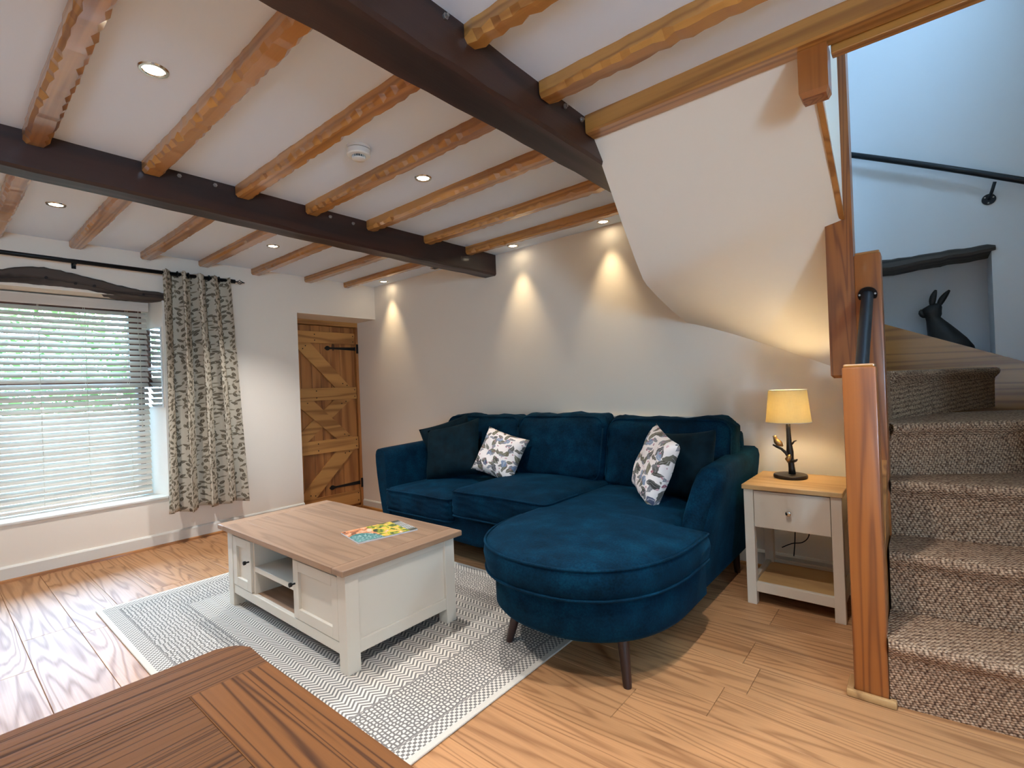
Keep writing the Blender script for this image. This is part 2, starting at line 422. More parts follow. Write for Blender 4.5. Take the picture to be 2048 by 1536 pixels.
def magazine_mat():
    t = NT('magazine_cover'); g = t.coord('UV'); xy = t.new('SeparateXYZ'); t.l.new(g, xy.inputs[0]); u, v = xy.outputs[0], xy.outputs[1]
    n = t.noise(t.mapping(g, scale=(4, 6, 1)), 1.3, 3, 0.6, 0.8)
    c = t.ramp(n, [(0.36, lin(60, 70, 52)), (0.45, lin(96, 128, 52)), (0.52, lin(228, 200, 60)), (0.6, lin(236, 160, 96)), (0.68, lin(240, 212, 190))])
    left = t.ramp(n, [(0.38, lin(92, 62, 56)), (0.5, lin(232, 150, 100)), (0.6, lin(240, 190, 160))])
    c = t.mix(t.math('LESS_THAN', v, 0.42), c, left)
    top = t.math('GREATER_THAN', v, 0.86)
    c = t.mix(top, c, lin(66, 70, 62))
    ln = t.math('MULTIPLY', t.math('GREATER_THAN', t.math('FRACT', t.math('MULTIPLY', v, 34)), 0.55), t.math('MULTIPLY', top, t.math('LESS_THAN', t.math('ABSOLUTE', t.math('SUBTRACT', u, 0.5)), 0.36)))
    wrd = t.math('GREATER_THAN', t.noise(t.mapping(g, scale=(40, 1, 1)), 1.0, 0), 0.42)
    c = t.mix(t.math('MULTIPLY', ln, wrd), c, lin(226, 226, 220))
    du = t.math('DIVIDE', t.math('SUBTRACT', u, 1.0), 0.62); dv = t.math('DIVIDE', t.math('SUBTRACT', v, 0.16), 0.26)
    ov = t.math('LESS_THAN', t.math('ADD', t.math('MULTIPLY', du, du), t.math('MULTIPLY', dv, dv)), 1.0)
    tx = t.math('MULTIPLY', t.math('GREATER_THAN', t.noise(t.mapping(g, scale=(26, 30, 1)), 1.0, 0), 0.60), t.math('GREATER_THAN', u, 0.52))
    tl = t.mix(t.math('MULTIPLY', tx, 0.8), lin(70, 126, 122), lin(196, 216, 210))
    t.base(t.mix(ov, c, tl)); t.rough(0.3); return t.m
M['magazine'] = magazine_mat()
M['paper'] = plain('paper_edge', lin(226, 222, 216), 0.7)

# ------------------------------------------------------------------ dimensions
XW = -4.42; YB = 3.10; ZC = 2.19; XR = 2.2; YF = -1.6; YS = 3.85; XS = 0.72
WELL = -0.16

# ------------------------------------------------------------------ floor (laminate planks on a base)
fl = MB()
fl.box(XW-0.02, XR, YF, 2.25, -0.25, -0.012)
fl.box(-3.42, XR, 2.25, YB+0.02, -0.25, -0.012)
fl.box(XW-0.5, -3.42, 2.25, YB+0.02, WELL-0.1, WELL-0.012)
fl.box(-3.42, XS, YB+0.02, YS, -0.25, -0.012)
floor = struct(fl.build('floor', M['subfloor']))
plank_cache = {}
def plank(x0, x1, y0, y1, zt=0.0):
    L = round(x1-x0, 4); Wd = round(y1-y0, 4); k = (L, Wd)
    if k not in plank_cache:
        g = 0.0012
        m = MB(); m.box(-L/2+g/2, L/2-g/2, -Wd/2+g/2, Wd/2-g/2, -0.012, 0, bev=0.0012, seg=1)
        o = m.build('plank', M['floor'], floor); plank_cache[k] = o.data
    else:
        o = bpy.data.objects.new('plank', plank_cache[k]); COL.objects.link(o); o.parent = floor
    o.location = ((x0+x1)/2, (y0+y1)/2, zt)
PW = 0.191; LEN = 1.26
known = {1.429: -0.824, 1.62: -0.578, 2.002: -0.568, 0.474: -3.109, 0.283: -3.25, 0.856: -2.2, 1.238: -3.75}
y = 1.62 - PW*17; row = 0
while y < YB:
    y0, y1 = max(y, YF), min(y+PW, YB)
    if y1 - y0 > 0.01:
        seam = next((v for k, v in known.items() if abs(k-y) < 0.02), None)
        if seam is None: seam = -0.2 - (row*0.437) % LEN
        xs = seam
        while xs > XW: xs -= LEN
        # rows beside the sunken door well start at its edge
        x = xs
        while x < XR:
            a, b = max(x, XW), min(x+LEN, XR)
            def put(a, b, ya, yb):
                if b-a > 0.02 and yb-ya > 0.005: plank(a, b, ya, yb)
            if y1 <= 2.25 + 1e-6: put(a, b, y0, y1)
            elif y0 >= 2.25: put(max(a, -3.42), b, y0, y1)
            else:
                put(a, min(b, -3.42), y0, 2.25); put(max(a, -3.42), b, y0, y1)
            x += LEN
    y += PW; row += 1
yy = 2.25
while yy < YB-0.01:
    plank(-4.78, -3.42, yy, min(yy+PW, YB), WELL); yy += PW

# ------------------------------------------------------------------ walls
wlm = MB()
WO = -4.92
def wl_box(y0, y1, z0, z1, x0=WO, x1=XW): wlm.box(x0, x1, y0, y1, z0, z1)
WY0, WY1, WZ0, WZ1 = -0.22, 1.20, 0.345, 1.855
DY0, DZ1 = 2.252, 1.848
wl_box(YF, WY0, -0.3, 2.5); wl_box(WY0, WY1, -0.3, WZ0); wl_box(WY0, WY1, WZ1, 2.5)
wl_box(WY1, DY0, -0.3, 2.5); wl_box(DY0, YB, DZ1, 2.5)
wlm.prism([(-4.75, WY1), (-4.75, WY1-0.055), (XW, WY1)], WZ0, WZ1, 'z')
wall_left = struct(wlm.build('wall_left', M['wall']))
struct(obox('wall_back', (WO, -0.285, YB, YB+0.07, -0.3, 2.19), M['wall']))
wb = MB()   # stair well back wall with the niche
NX0, NX1, NZ0, NZ1, ND = -0.40, 0.313, 1.16, 1.765, 0.27
wb.box(-1.35, NX0, YS, YS+0.4, -0.1, 4.5); wb.box(NX1, XS+0.1, YS, YS+0.4, -0.1, 4.5)
wb.box(NX0, NX1, YS, YS+0.4, -0.1, NZ0); wb.box(NX0, NX1, YS, YS+0.4, NZ1, 4.5); wb.box(NX0, NX1, YS+ND, YS+0.4, NZ0, NZ1)
struct(wb.build('wall_stairwell', M['stairwall']))
wr = MB(); wr.box(XS, XS+0.1, 2.0, YS, -0.1, 3.2); wr.box(XS, XS+0.1, 2.0, YS, 3.6, 4.5); wr.box(XS, XS+0.1, 2.0, 2.35, 3.2, 3.6); wr.box(XS, XS+0.1, 2.9, YS, 3.2, 3.6); wr.box(XS, XR, 2.0, 2.1, -0.1, 2.19); [wr.box(XR, XR+0.1, *q) for q in ((YF, -1.4, -0.3, 2.5), (-0.6, 2.1, -0.3, 2.5), (-1.4, -0.6, -0.3, 0.9), (-1.4, -0.6, 1.7, 2.5))]
wr.box(XS, XS+0.1, 0.6, 2.0, 2.35, 4.5)
struct(wr.build('wall_right', M['wall']))
wf = MB()
for q in ((WO, XR+0.1, -0.3, 2.5),): wf.box(q[0], q[1], YF-0.1, YF, q[2], q[3])
struct(wf.build('wall_front', M['wall']))
wu = MB(); wu.box(-1.35, -1.25, 0.6, YS, 2.35, 4.5); wu.box(-1.35, XS+0.1, 0.5, 0.6, 2.35, 4.5); wu.box(-1.35, -1.25, YB+0.07, YS, -0.1, 2.35)
struct(wu.build('wall_upper', M['wall']))
cl = MB()
cl.box(XW-0.5, XR+0.1, YF-0.1, 1.84, ZC, 2.35); cl.box(XW-0.5, -0.285, 1.84, YB+0.07, ZC, 2.35)
ceiling = struct(cl.build('ceiling', M['ceil']))
cu = MB(); cu.box(-1.35, XS+0.1, 0.5, YS+0.4, 4.5, 4.6)
struct(cu.build('ceiling_upper', M['ceil']))
# door well risers
dw = MB(); dw.box(-3.42, -3.40, 2.25, YB, WELL-0.05, -0.012); dw.box(XW, -3.42, 2.23, 2.25, WELL-0.05, -0.012)
dwo = dw.build('step_riser', M['white_wood'], floor)

# sloping plaster soffit under the upper flight
def lerp(pts, t):
    for (a, b), (c, d) in zip(pts, pts[1:]):
        if t <= c: return b + (d-b)*(t-a)/(c-a)
    return pts[-1][1]
LP = [(1.84, 2.13), (2.10, 1.86), (2.28, 1.685), (2.38, 1.60), (2.55, 1.555), (2.80, 1.50), (3.10, 1.45)]
RP = [(1.84, 2.12), (2.35, 1.835), (2.50, 1.75), (2.65, 1.60), (2.90, 1.31), (3.10, 1.09)]
def soffit(u, v):
    yv = 1.84 + v*(YB-1.84)
    xl = -1.04 - 0.09*v; xr = -0.245 - 0.030*max(0, (yv-2.6)/0.5); x = xl + (xr-xl)*u
    zb = lerp(LP, yv); zr = lerp(RP, yv)
    return (x, yv, zb + (zr-zb)*(u**1.15))
so = MB(); NU, NV = 18, 24
so.grid(soffit, NU, NV, uv=False)
bmv = so.bm
def side(u):
    lo = [bmv.verts.new(soffit(u, j/NV)) for j in range(NV+1)]; hi = [bmv.verts.new((soffit(u, j/NV)[0], soffit(u, j/NV)[1], ZC)) for j in range(NV+1)]
    for j in range(NV): bmv.faces.new((lo[j], lo[j+1], hi[j+1], hi[j]))
side(0); side(1)
bmesh.ops.remove_doubles(bmv, verts=bmv.verts[:], dist=0.0005)
sof = so.build('stair_soffit', M['wall'], ceiling, smooth=35)

# ------------------------------------------------------------------ baseboards and beads
def base_prof(t0, h): return [(0, 0), (t0, 0), (t0, h-0.012), (t0-0.006, h-0.003), (0, h)]
b = MB(); b.prism([(XW+p, z) for p, z in base_prof(0.018, 0.098)], YF, DY0, 'y') 
struct(b.build('baseboard_left', M['white_wood']))
b = MB(); b.prism([(YB-p, z) for p, z in base_prof(0.018, 0.098)], -3.40, -0.285, 'x'); b.prism([(YB-p, WELL+z) for p, z in base_prof(0.018, 0.085)], -4.74, -3.42, 'x')
struct(b.build('baseboard_back', M['white_wood']))
M['bead'] = wood('oak_bead', lin(206, 160, 104), lin(140, 96, 56), 'y', line=4, rough=0.4, bump=0)
b = MB(); b.prism([(XW+0.018, 0), (XW+0.034, 0), (XW+0.030, 0.012), (XW+0.018, 0.018)], YF, DY0, 'y')
struct(b.build('trim_1', M['pine_y']))
b = MB(); b.prism([(YB-0.018, 0), (YB-0.034, 0), (YB-0.030, 0.012), (YB-0.018, 0.018)], -3.40, -0.285, 'x')
b.prism([(YB-0.018, WELL), (YB-0.034, WELL), (YB-0.030, WELL+0.012), (YB-0.018, WELL+0.018)], -4.74, -3.42, 'x')
struct(b.build('trim_2', M['pine_x']))

# ------------------------------------------------------------------ ceiling beams and joists
def hewn(name, m, axis, a0, a1, c, wd, ht, ztop, ch=0.012, sc=0.015, step=0.035, wob=0.004, seed=1, cham=True):
    """timber with knife-scalloped lower edges; runs along axis from a0 to a1"""
    R = random.Random(seed); n = max(4, int((a1-a0)/step)); rg = []
    ph = R.random()*6
    for i in range(n+1):
        a = a0 + (a1-a0)*i/n
        d1 = wob*sin(a*2.3+ph) + R.uniform(-0.5, 0.5)*wob; d2 = wob*sin(a*1.7+ph*2)+R.uniform(-0.5, 0.5)*wob
        k1 = ch + R.uniform(0, sc)*(i % 2) ; k2 = ch + R.uniform(0, sc)*((i+1) % 2)
        zb = ztop-ht + R.uniform(-0.3, 0.3)*wob + wob*sin(a*1.3+ph)
        l, r = c-wd/2+d1, c+wd/2+d2
        sec = [(l, ztop), (l, zb+k1), (l+k1*0.9, zb), (r-k2*0.9, zb), (r, zb+k2), (r, ztop)]
        rg.append([(a, p, z) if axis == 'x' else (p, a, z) for p, z in sec])
    return MB().rings(rg)
B1X0, B1X1 = -2.845, -2.712; B2X0, B2X1 = -1.185, -1.03
bm1 = hewn('ceiling_beam', 'beam', 'y', YF, YB, (B1X0+B1X1)/2, B1X1-B1X0, 0.165, ZC, ch=0.012, sc=0.006, step=0.12, wob=0.008, seed=3).build('ceiling_beam', M['beam'], smooth=40)
tag(bm1, 'dark stained ceiling beam on the side towards the curtained window', 'beam')
bm2 = hewn('ceiling_beam', 'beam', 'y', YF, YB, (B2X0+B2X1)/2, B2X1-B2X0, 0.148, ZC, ch=0.010, sc=0.006, step=0.12, wob=0.006, seed=5).build('ceiling_beam', M['beam'], smooth=40)
tag(bm2, 'dark stained ceiling beam running into the white stair soffit', 'beam')
bolt_me = None
def bolt(parent, x, y, z, s=1):
    global bolt_me
    if bolt_me is None:
        m = MB(); m.tube([(0, 0, 0), (0.014, 0, 0)], 0.0055, 8); m.tube([(0, 0, 0), (0.006, 0, 0)], 0.010, 6)
        o = m.build('bolt', M['steel'], parent); bolt_me = o.data
    else:
        o = bpy.data.objects.new('bolt', bolt_me); COL.objects.link(o); o.parent = parent
    o.location = (x, y, z)
for yb_, zb_ in ((0.824, 2.165), (0.98, 2.165), (1.608, 2.155), (1.763, 2.15)): bolt(bm1, B1X1+0.002, yb_, zb_)
for yb_, zb_ in ((0.996, 2.17), (1.616, 2.165), (1.735, 2.16)): bolt(bm2, B2X1+0.002, yb_, zb_)
JY = [2.775, 2.37, 1.895, 1.495, 1.115, 0.715, 0.325]      # joist centre lines, from the sofa wall
ORD = ['first', 'second', 'third', 'fourth', 'fifth', 'sixth', 'seventh', 'eighth', 'ninth']
JH = 0.055; seed = 20
allJ = JY + [-0.07, -0.46]
for k, jy in enumerate(allJ):
    seed += 1; wdt = 0.075 if k else 0.07
    o = hewn('j', '', 'x', B1X1+0.001, B2X0-0.001, jy, wdt, JH, ZC, seed=seed).build('ceiling_joist', M['pine_x'])
    tag(o, f'honey pine joist between the two dark beams, {ORD[k]} from the sofa wall', 'joist', 'joists between the dark beams')
    seed += 1
    o = hewn('j', '', 'x', XW-0.0, B1X0-0.001, jy+(0.0), wdt, JH-0.008, ZC, seed=seed, sc=0.006).build('ceiling_joist', M['pine_x'])
    tag(o, f'honey pine joist between dark beam and window wall, {ORD[k]} from the sofa wall', 'joist', 'joists at the window wall')
for k, jy in enumerate([1.494, 1.108, 0.72, 0.33, -0.07]):
    seed += 1
    o = hewn('j', '', 'x', B2X1+0.001, XR, jy, 0.075, 0.058, ZC, seed=seed).build('ceiling_joist', M['pine_x'])
    tag(o, f'orange pine joist on the stair side of the dark beam, {ORD[k]} from the stair trimmer', 'joist', 'joists on the stair side')
tr = hewn('t', '', 'x', B2X1+0.001, XS-0.005, 1.802, 0.072, 0.072, ZC, ch=0.006, sc=0.003, seed=77, step=0.1, wob=0.002).build('stair_trimmer', M['pine_x'])
tag(tr, 'orange pine trimmer beam along the top edge of the stair opening', 'beam')
MB().box(-0.19, XS-0.005, 1.842, 1.878, 2.095, 2.30, bev=0.003).build('lining_board', M['pine_x'], tr)

# ------------------------------------------------------------------ downlights
dl_me = {}
def downlight(x, y, label, lit=True, power=1.0, angle=82, blend=0.7, light=True, col=WARM):
    t = thing('downlight', label, 'ceiling light', (x, y, ZC), 'recessed ceiling downlights')
    if 'ring' not in dl_me:
        o = MB().lathe([(0.030, -0.001), (0.033, -0.005), (0.041, -0.005), (0.044, 0.0), (0.030, 0.0)], 28, cap0=False, cap1=False).build('ring', M['chrome'], smooth=50); dl_me['ring'] = o.data; bpy.data.objects.remove(o)
        o = MB().lathe([(0.0005, -0.002), (0.020, -0.002), (0.0305, -0.001)], 24).build('lens', M['lens']); dl_me['lens'] = o.data; bpy.data.objects.remove(o)
        dl_me['off'] = dl_me['lens'].copy(); dl_me['off'].materials.clear(); dl_me['off'].materials.append(M['dark'])
    for n, k in (('ring', 'ring'), ('lens', 'lens' if lit else 'off')):
        o = bpy.data.objects.new(n, dl_me[k]); COL.objects.link(o); o.parent = t
    if lit and light:
        l = bpy.data.lights.new('bulb', 'SPOT'); l.energy = SPOT_W*power; l.color = col; l.spot_size = radians(angle); l.spot_blend = blend; l.shadow_soft_size = 0.022
        o = bpy.data.objects.new('bulb', l); COL.objects.link(o); o.parent = t; o.location = (0, 0, -0.012)
    return t
MID = 100
downlight(-1.925, 0.523, 'round chrome downlight between the dark beams, past the sixth joist from the sofa wall', angle=MID)
downlight(-1.955, 1.695, 'round chrome downlight beside the smoke alarm, towards the sofa wall', angle=MID)
downlight(-3.63, 0.508, 'round chrome downlight in the window bay above the blind', angle=MID)
downlight(-3.635, 1.690, 'round chrome downlight in the window bay above the curtain', angle=MID)
downlight(-1.64, 3.005, 'chrome downlight against the sofa wall beside the stair soffit', power=0.34, angle=60, blend=1.0, col=(1.0, 0.80, 0.50))
downlight(-2.43, 2.995, 'chrome downlight against the sofa wall above the middle of the sofa', power=0.34, angle=60, blend=1.0, col=(1.0, 0.80, 0.50))
downlight(-4.12, 3.005, 'chrome downlight against the sofa wall next to the plank door', power=0.34, angle=60, blend=1.0, col=(1.0, 0.80, 0.50))
downlight(-3.366, 3.018, 'unlit downlight in the ceiling beside the end of the dark beam', lit=False)
downlight(-0.35, 0.523, 'added out-of-view fill downlight over the dining table end', angle=MID)  # from here on, unseen downlights added for the room's ambient light
downlight(-0.35, 1.30, 'added out-of-view fill downlight near the foot of the stairs', angle=MID)
downlight(1.2, 0.5, 'added out-of-view fill downlight over the far end of the room right of the stairs', angle=MID)
downlight(-1.95, -0.65, 'added out-of-view fill downlight behind the dining table towards the window side', angle=MID)
downlight(-0.35, -0.65, 'added out-of-view fill downlight behind the dining table', angle=MID)

# ------------------------------------------------------------------ smoke alarm
sa = thing('smoke_alarm', 'round white smoke alarm with slotted vent on the ceiling', 'smoke alarm', (-1.91, 1.285, ZC))
MB().lathe([(0.053, 0), (0.053, -0.006), (0.050, -0.010)], 32).build('mounting_plate', M['plastic'], sa, smooth=40, loc=(0, 0, 0))
MB().lathe([(0.048, -0.012), (0.052, -0.014), (0.051, -0.034), (0.046, -0.039), (0.030, -0.040), (0.028, -0.036)], 32).build('body', M['plastic'], sa, smooth=40, loc=(0, 0, 0))
MB().lathe([(0.0245, -0.034), (0.0245, -0.050)], 24).build('vent_core', M['dark'], sa, loc=(0, 0, 0))
fin = None
for k in range(18):
    a = 2*pi*k/18
    if fin is None: fin = MB().box(0.023, 0.029, -0.0012, 0.0012, -0.052, -0.036).build('fin', M['plastic'], sa, loc=(0, 0, 0))
    else:
        f2 = bpy.data.objects.new('fin', fin.data); COL.objects.link(f2); f2.parent = sa; f2.rotation_euler = (0, 0, a)
MB().lathe([(0.029, -0.049), (0.029, -0.053), (0.024, -0.056)], 28).build('cap', M['plastic'], sa, smooth=40, loc=(0, 0, 0))

# ------------------------------------------------------------------ window
win = struct(bpy.data.objects.new('window_1', None)); COL.objects.link(win)
def wp(name, b, m=M['brown_frame'], bev=0.004): return obox(name, b, m, win, bev)
XG = -4.80
wp('frame_stile', (XG-0.04, XG+0.05, WY1-0.09, WY1-0.005, WZ0, WZ1)); wp('frame_stile', (XG-0.04, XG+0.05, WY0+0.005, WY0+0.09, WZ0, WZ1))
wp('frame_rail', (XG-0.04, XG+0.05, WY0+0.09, WY1-0.09, WZ0, WZ0+0.07)); wp('frame_rail', (XG-0.04, XG+0.05, WY0+0.09, WY1-0.09, WZ1-0.08, WZ1))
wp('transom', (XG-0.04, XG+0.05, WY0+0.09, WY1-0.09, 1.20, 1.27))
wp('mullion', (XG-0.04, XG+0.05, 0.21, 0.27, WZ0+0.07, 1.20))
wp('casement_stile', (XG-0.03, XG+0.06, WY1-0.14, WY1-0.09, 1.27, WZ1-0.08)); wp('casement_stile', (XG-0.03, XG+0.06, WY0+0.09, WY0+0.14, 1.27, WZ1-0.08))
for i, (a, b_, c, d) in enumerate(((WY0+0.09, 0.21, WZ0+0.07, 1.20), (0.27, WY1-0.09, WZ0+0.07, 1.20), (WY0+0.14, WY1-0.14, 1.27, WZ1-0.08))):
    obox('pane', (XG, XG+0.004, a, b_, c, d), M['glass'], win)
obox('window_sill', (XG+0.05, XW+0.012, WY0+0.002, WY1-0.002, WZ0+0.001, WZ0+0.022), M['white_wood'], win, 0.006)

# mirror on the window reveal
mi = thing('reveal_mirror', 'small two-part mirror on the white window reveal beside the curtain', 'mirror', (-4.60, WY1, 1.04))
MR = Matrix.Translation((-4.75, WY1-0.055, 0)) @ Matrix.Rotation(math.atan2(0.055, 0.33), 4, 'Z')
for z0, z1 in ((1.045, 1.325), (1.345, 1.64)): MB().box(0.005, 0.305, -0.011, -0.007, z0, z1, mat=MR).build('mirror_glass', M['mirror'], mi)
MB().box(-0.004, 0.315, -0.007, -0.001, 1.035, 1.65, bev=0.002, mat=MR).build('backing', M['plastic'], mi)
MB().box(-0.004, 0.315, -0.013, -0.007, 1.325, 1.345, mat=MR).build('divider', M['plastic'], mi)

# old oak lintel over the window
def lintel_fn():
    top = [(-0.30, 1.93), (0.10, 1.925), (0.346, 1.950), (0.45, 1.985), (0.56, 1.995), (0.70, 1.975), (0.836, 1.950), (0.95, 1.925), (1.06, 1.908), (1.205, 1.905), (1.34, 1.92)]
    bot = [(-0.30, 1.85), (0.10, 1.855), (0.346, 1.868), (0.56, 1.875), (0.70, 1.875), (0.836, 1.860), (0.95, 1.845), (1.06, 1.842), (1.205, 1.842), (1.34, 1.845)]
    rg = []; R = random.Random(4); n = 60
    for i in range(n+1):
        yv = -0.30 + 1.64*i/n; zt = lerp(top, yv)+R.uniform(-.003, .003); zb = lerp(bot, yv)+R.uniform(-.003, .003)
        xf = XW+0.022+R.uniform(-.003, .003); zm = zb+(zt-zb)*0.42
        rg.append([(XW-0.16, yv, zb+0.004), (XW-0.02, yv, zb-0.004), (xf-0.012, yv, zb+0.006), (xf, yv, zm-0.012), (xf-0.006, yv, zm-0.001), (xf-0.001, yv, zm+0.006), (xf-0.004, yv, zt-0.012), (XW+0.008, yv, zt), (XW-0.16, yv, zt)])
    return MB().rings(rg)
li = lintel_fn().build('window_lintel', M['lintel'], smooth=25)
tag(li, 'old grey-brown oak lintel with wavy top above the window blind', 'lintel')
for yv, zv in ((0.555, 1.925), (0.70, 1.905), (0.80, 1.902), (1.08, 1.875)):
    MB().tube([(XW+0.012, yv, zv), (XW+0.028, yv, zv)], 0.009, 10).build('peg_hole', M['dark'], li)

# venetian blind
XB = -4.62; BY0, BY1 = -0.17, 1.145
bl = thing('venetian_blind', 'cream wooden venetian blind hanging in the window', 'blind', (XB, 0.49, 0.39))
obox('valance', (XB+0.026, XB+0.040, BY0-0.01, BY1+0.008, 1.775, 1.845), M['slat'], bl, 0.003)
obox('headrail', (XB-0.03, XB+0.024, BY0, BY1, 1.80, 1.845), M['slat'], bl, 0.003)
nsl = 33; slat0 = None
for k in range(nsl):
    z = 0.425 + k*0.0415
    if slat0 is None:
        m = MB(); sec = [(-0.025, -0.0015), (-0.012, 0.0008), (0, 0.0016), (0.012, 0.0008), (0.025, -0.0015)]
        up = [(a, b+0.0014) for a, b in sec]; dn = [(a, b-0.0014) for a, b in sec]
        m.prism(up + dn[::-1], BY0, BY1, 'y'); slat0 = m.build('slat', M['slat'], bl)
        slat0.matrix_parent_inverse = Matrix(); o = slat0
    else:
        o = bpy.data.objects.new('slat', slat0.data); COL.objects.link(o); o.parent = bl
    o.location = (0, -0.49, z-0.39); o.rotation_euler = (0, radians(40), 0)
obox('bottom_rail', (XB-0.026, XB+0.026, BY0, BY1, 0.378, 0.400), M['slat'], bl, 0.004)
for yv in (0.05, 0.533, 0.775, 1.021):
    for dx in (-0.028, 0.028):
        MB().tube([(XB+dx, yv, 1.80), (XB+dx, yv, 0.40)], 0.0013, 6).build('ladder_cord', M['cord'], bl)
MB().tube([(XB+0.042, 1.086, 1.80), (XB+0.044, 1.080, 1.62), (XB+0.046, 1.089, 1.50), (XB+0.044, 1.087, 0.92)], 0.0018, 6).build('pull_cord', M['cord'], bl)
MB().lathe([(0.001, 0), (0.008, -0.004), (0.010, -0.022), (0.004, -0.040), (0.001, -0.042)], 12, c=(XB+0.046, 1.089, 1.50)).build('tassel', M['cord'], bl, smooth=True)
MB().lathe([(0.001, 0), (0.005, -0.004), (0.006, -0.018), (0.002, -0.03)], 12, c=(XB+0.044, 1.087, 0.92)).build('tassel', M['cord'], bl, smooth=True)

# curtain pole
RX, RZ = -4.33, 2.043
po = thing('curtain_pole', 'black metal curtain pole with twisted cage finial above the window', 'curtain pole', (RX, 0.7, RZ))
MB().tube([(RX, -0.35, RZ), (RX, 1.665, RZ)], 0.0125, 14).build('pole', M['black'], po, smooth=True)
MB().tube([(RX, 1.655, RZ), (RX, 1.69, RZ)], 0.016, 14).build('end_collar', M['black'], po, smooth=40)
MB().tube([(RX, 1.69, RZ), (RX, 1.708, RZ)], 0.005, 8).tube([(RX, 1.745, RZ), (RX, 1.765, RZ)], [0.006, 0.003], 8).build('finial_stem', M['black'], po, smooth=True)
for q in range(4):
    pts = []
    for i in range(13):
        s = i/12; a = q*pi/2 + s*pi*0.9; r = 0.016*sin(pi*s)+0.001
        pts.append((RX+r*cos(a), 1.705+0.043*s, RZ+r*sin(a)))
    MB().tube(pts, 0.0022, 6).build('finial_wire', M['black'], po, smooth=True)
for yv in (0.697, -0.3):
    MB().tube([(XW, yv, RZ-0.012), (RX, yv, RZ-0.012)], 0.006, 8).box(XW, XW+0.006, yv-0.012, yv+0.012, RZ-0.035, RZ+0.012, bev=0.002).build('bracket', M['black'], po)
MB().tube([(RX-0.004, 0.0, RZ-0.0125), (RX-0.004, 1.6, RZ-0.0125)], 0.003, 6).build('under_track', M['black'], po)

# curtain
def curtain(u, v):     # u across, v up
    z = 0.245 + v*(2.062-0.245) + 0.012*sin(u*17)*(1-v)
    y0 = 1.172 - 0.012*(1-v); y1 = 1.622 + 0.085*(1-v)
    yv = y0 + (y1-y0)*u
    amp = 0.062 - 0.006*v
    ph = u*2*pi*4.15 + 0.30*sin(3*v+u*4)
    sn = sin(ph); x = RX + amp*math.copysign(abs(sn)**0.75, sn) + 0.010*sin(2.3*ph+1.1+2*v)
    yv += 0.020*sin(2*ph+0.5)
    return (max(x, XW+0.014), yv, z)
cu_ = MB().grid(curtain, 150, 60).build('curtain', M['curtain'], smooth=True, fix=False)
cu_.modifiers.new('thickness', 'SOLIDIFY').thickness = 0.003
ct = thing('eyelet_curtain', 'beige leaf-print curtain hanging from the black pole beside the window', 'curtain', (RX, 1.42, 0.245))
cu_.name = 'fabric'; cu_.parent = ct; cu_.matrix_parent_inverse = Matrix.Translation(ct.location).inverted()
for u in (0.06, 0.24, 0.40, 0.56, 0.72, 0.88):
    yv = 1.172+0.45*u
    MB().rings([[(RX+(0.020+0.004*cos(a))*cos(t), yv+0.004*sin(a), RZ+(0.020+0.004*cos(a))*sin(t)) for a in [2*pi*j/6 for j in range(6)]] for t in [2*pi*i/16 for i in range(17)]], False, False).build('eyelet', M['black'], ct, smooth=True)

# ------------------------------------------------------------------ plank door in the sunken doorway
XD = -4.785; ZD = WELL+0.02
door = struct(bpy.data.objects.new('door_1', None)); COL.objects.link(door)
def dp(name, b, m, bev=0.003): return obox(name, b, m, door, bev)
dp('frame_head', (XD-0.05, XD+0.03, DY0, YB, 1.800, DZ1), M['door_y'])
dp('frame_jamb', (XD-0.05, XD+0.03, YB-0.026, YB, WELL, 1.800), M['door_z']); dp('frame_jamb', (XD-0.05, XD+0.03, DY0, DY0+0.03, WELL, 1.800), M['door_z'])
dp('backing', (XD-0.075, XD-0.051, DY0-0.0, YB, WELL, DZ1), M['door_z'], 0)  # added unseen sheet that blocks outside light at the door gaps
dp('threshold', (XD-0.05, XD+0.035, DY0+0.03, YB-0.026, WELL, WELL+0.02), M['door_y'])
py = [2.285, 2.455, 2.572, 2.669, 2.781, 2.889, 3.070]
for a, b_ in zip(py, py[1:]): dp('plank', (XD-0.02, XD, a+0.001, b_-0.001, ZD, 1.795), M['door_z'], 0.004)
RT = 0.022
for z0, z1 in ((1.612, 1.732), (1.022, 1.150), (0.478, 0.610), (-0.115, 0.032)): dp('rail', (XD, XD+RT, 2.285, 3.066, z0, z1), M['door_y'], 0.004)
def brace(p, th0=0.0, th1=RT-0.002):
    m = MB(); m.prism(p, XD+th0, XD+th1, 'x'); return m.build('brace', M['door_y'], door)
brace([(2.36, 1.612), (2.555, 1.612), (2.994, 1.150), (2.815, 1.150)][:4])
brace([(2.80, 1.022), (3.003, 1.022), (2.49, 0.610), (2.30, 0.610)], 0, RT-0.003)
brace([(2.35, 1.022), (2.563, 1.022), (2.999, 0.610), (2.81, 0.610)], 0, RT+0.004)
brace([(2.80, 0.478), (3.017, 0.478), (2.560, 0.032), (2.36, 0.032)])
nl = None
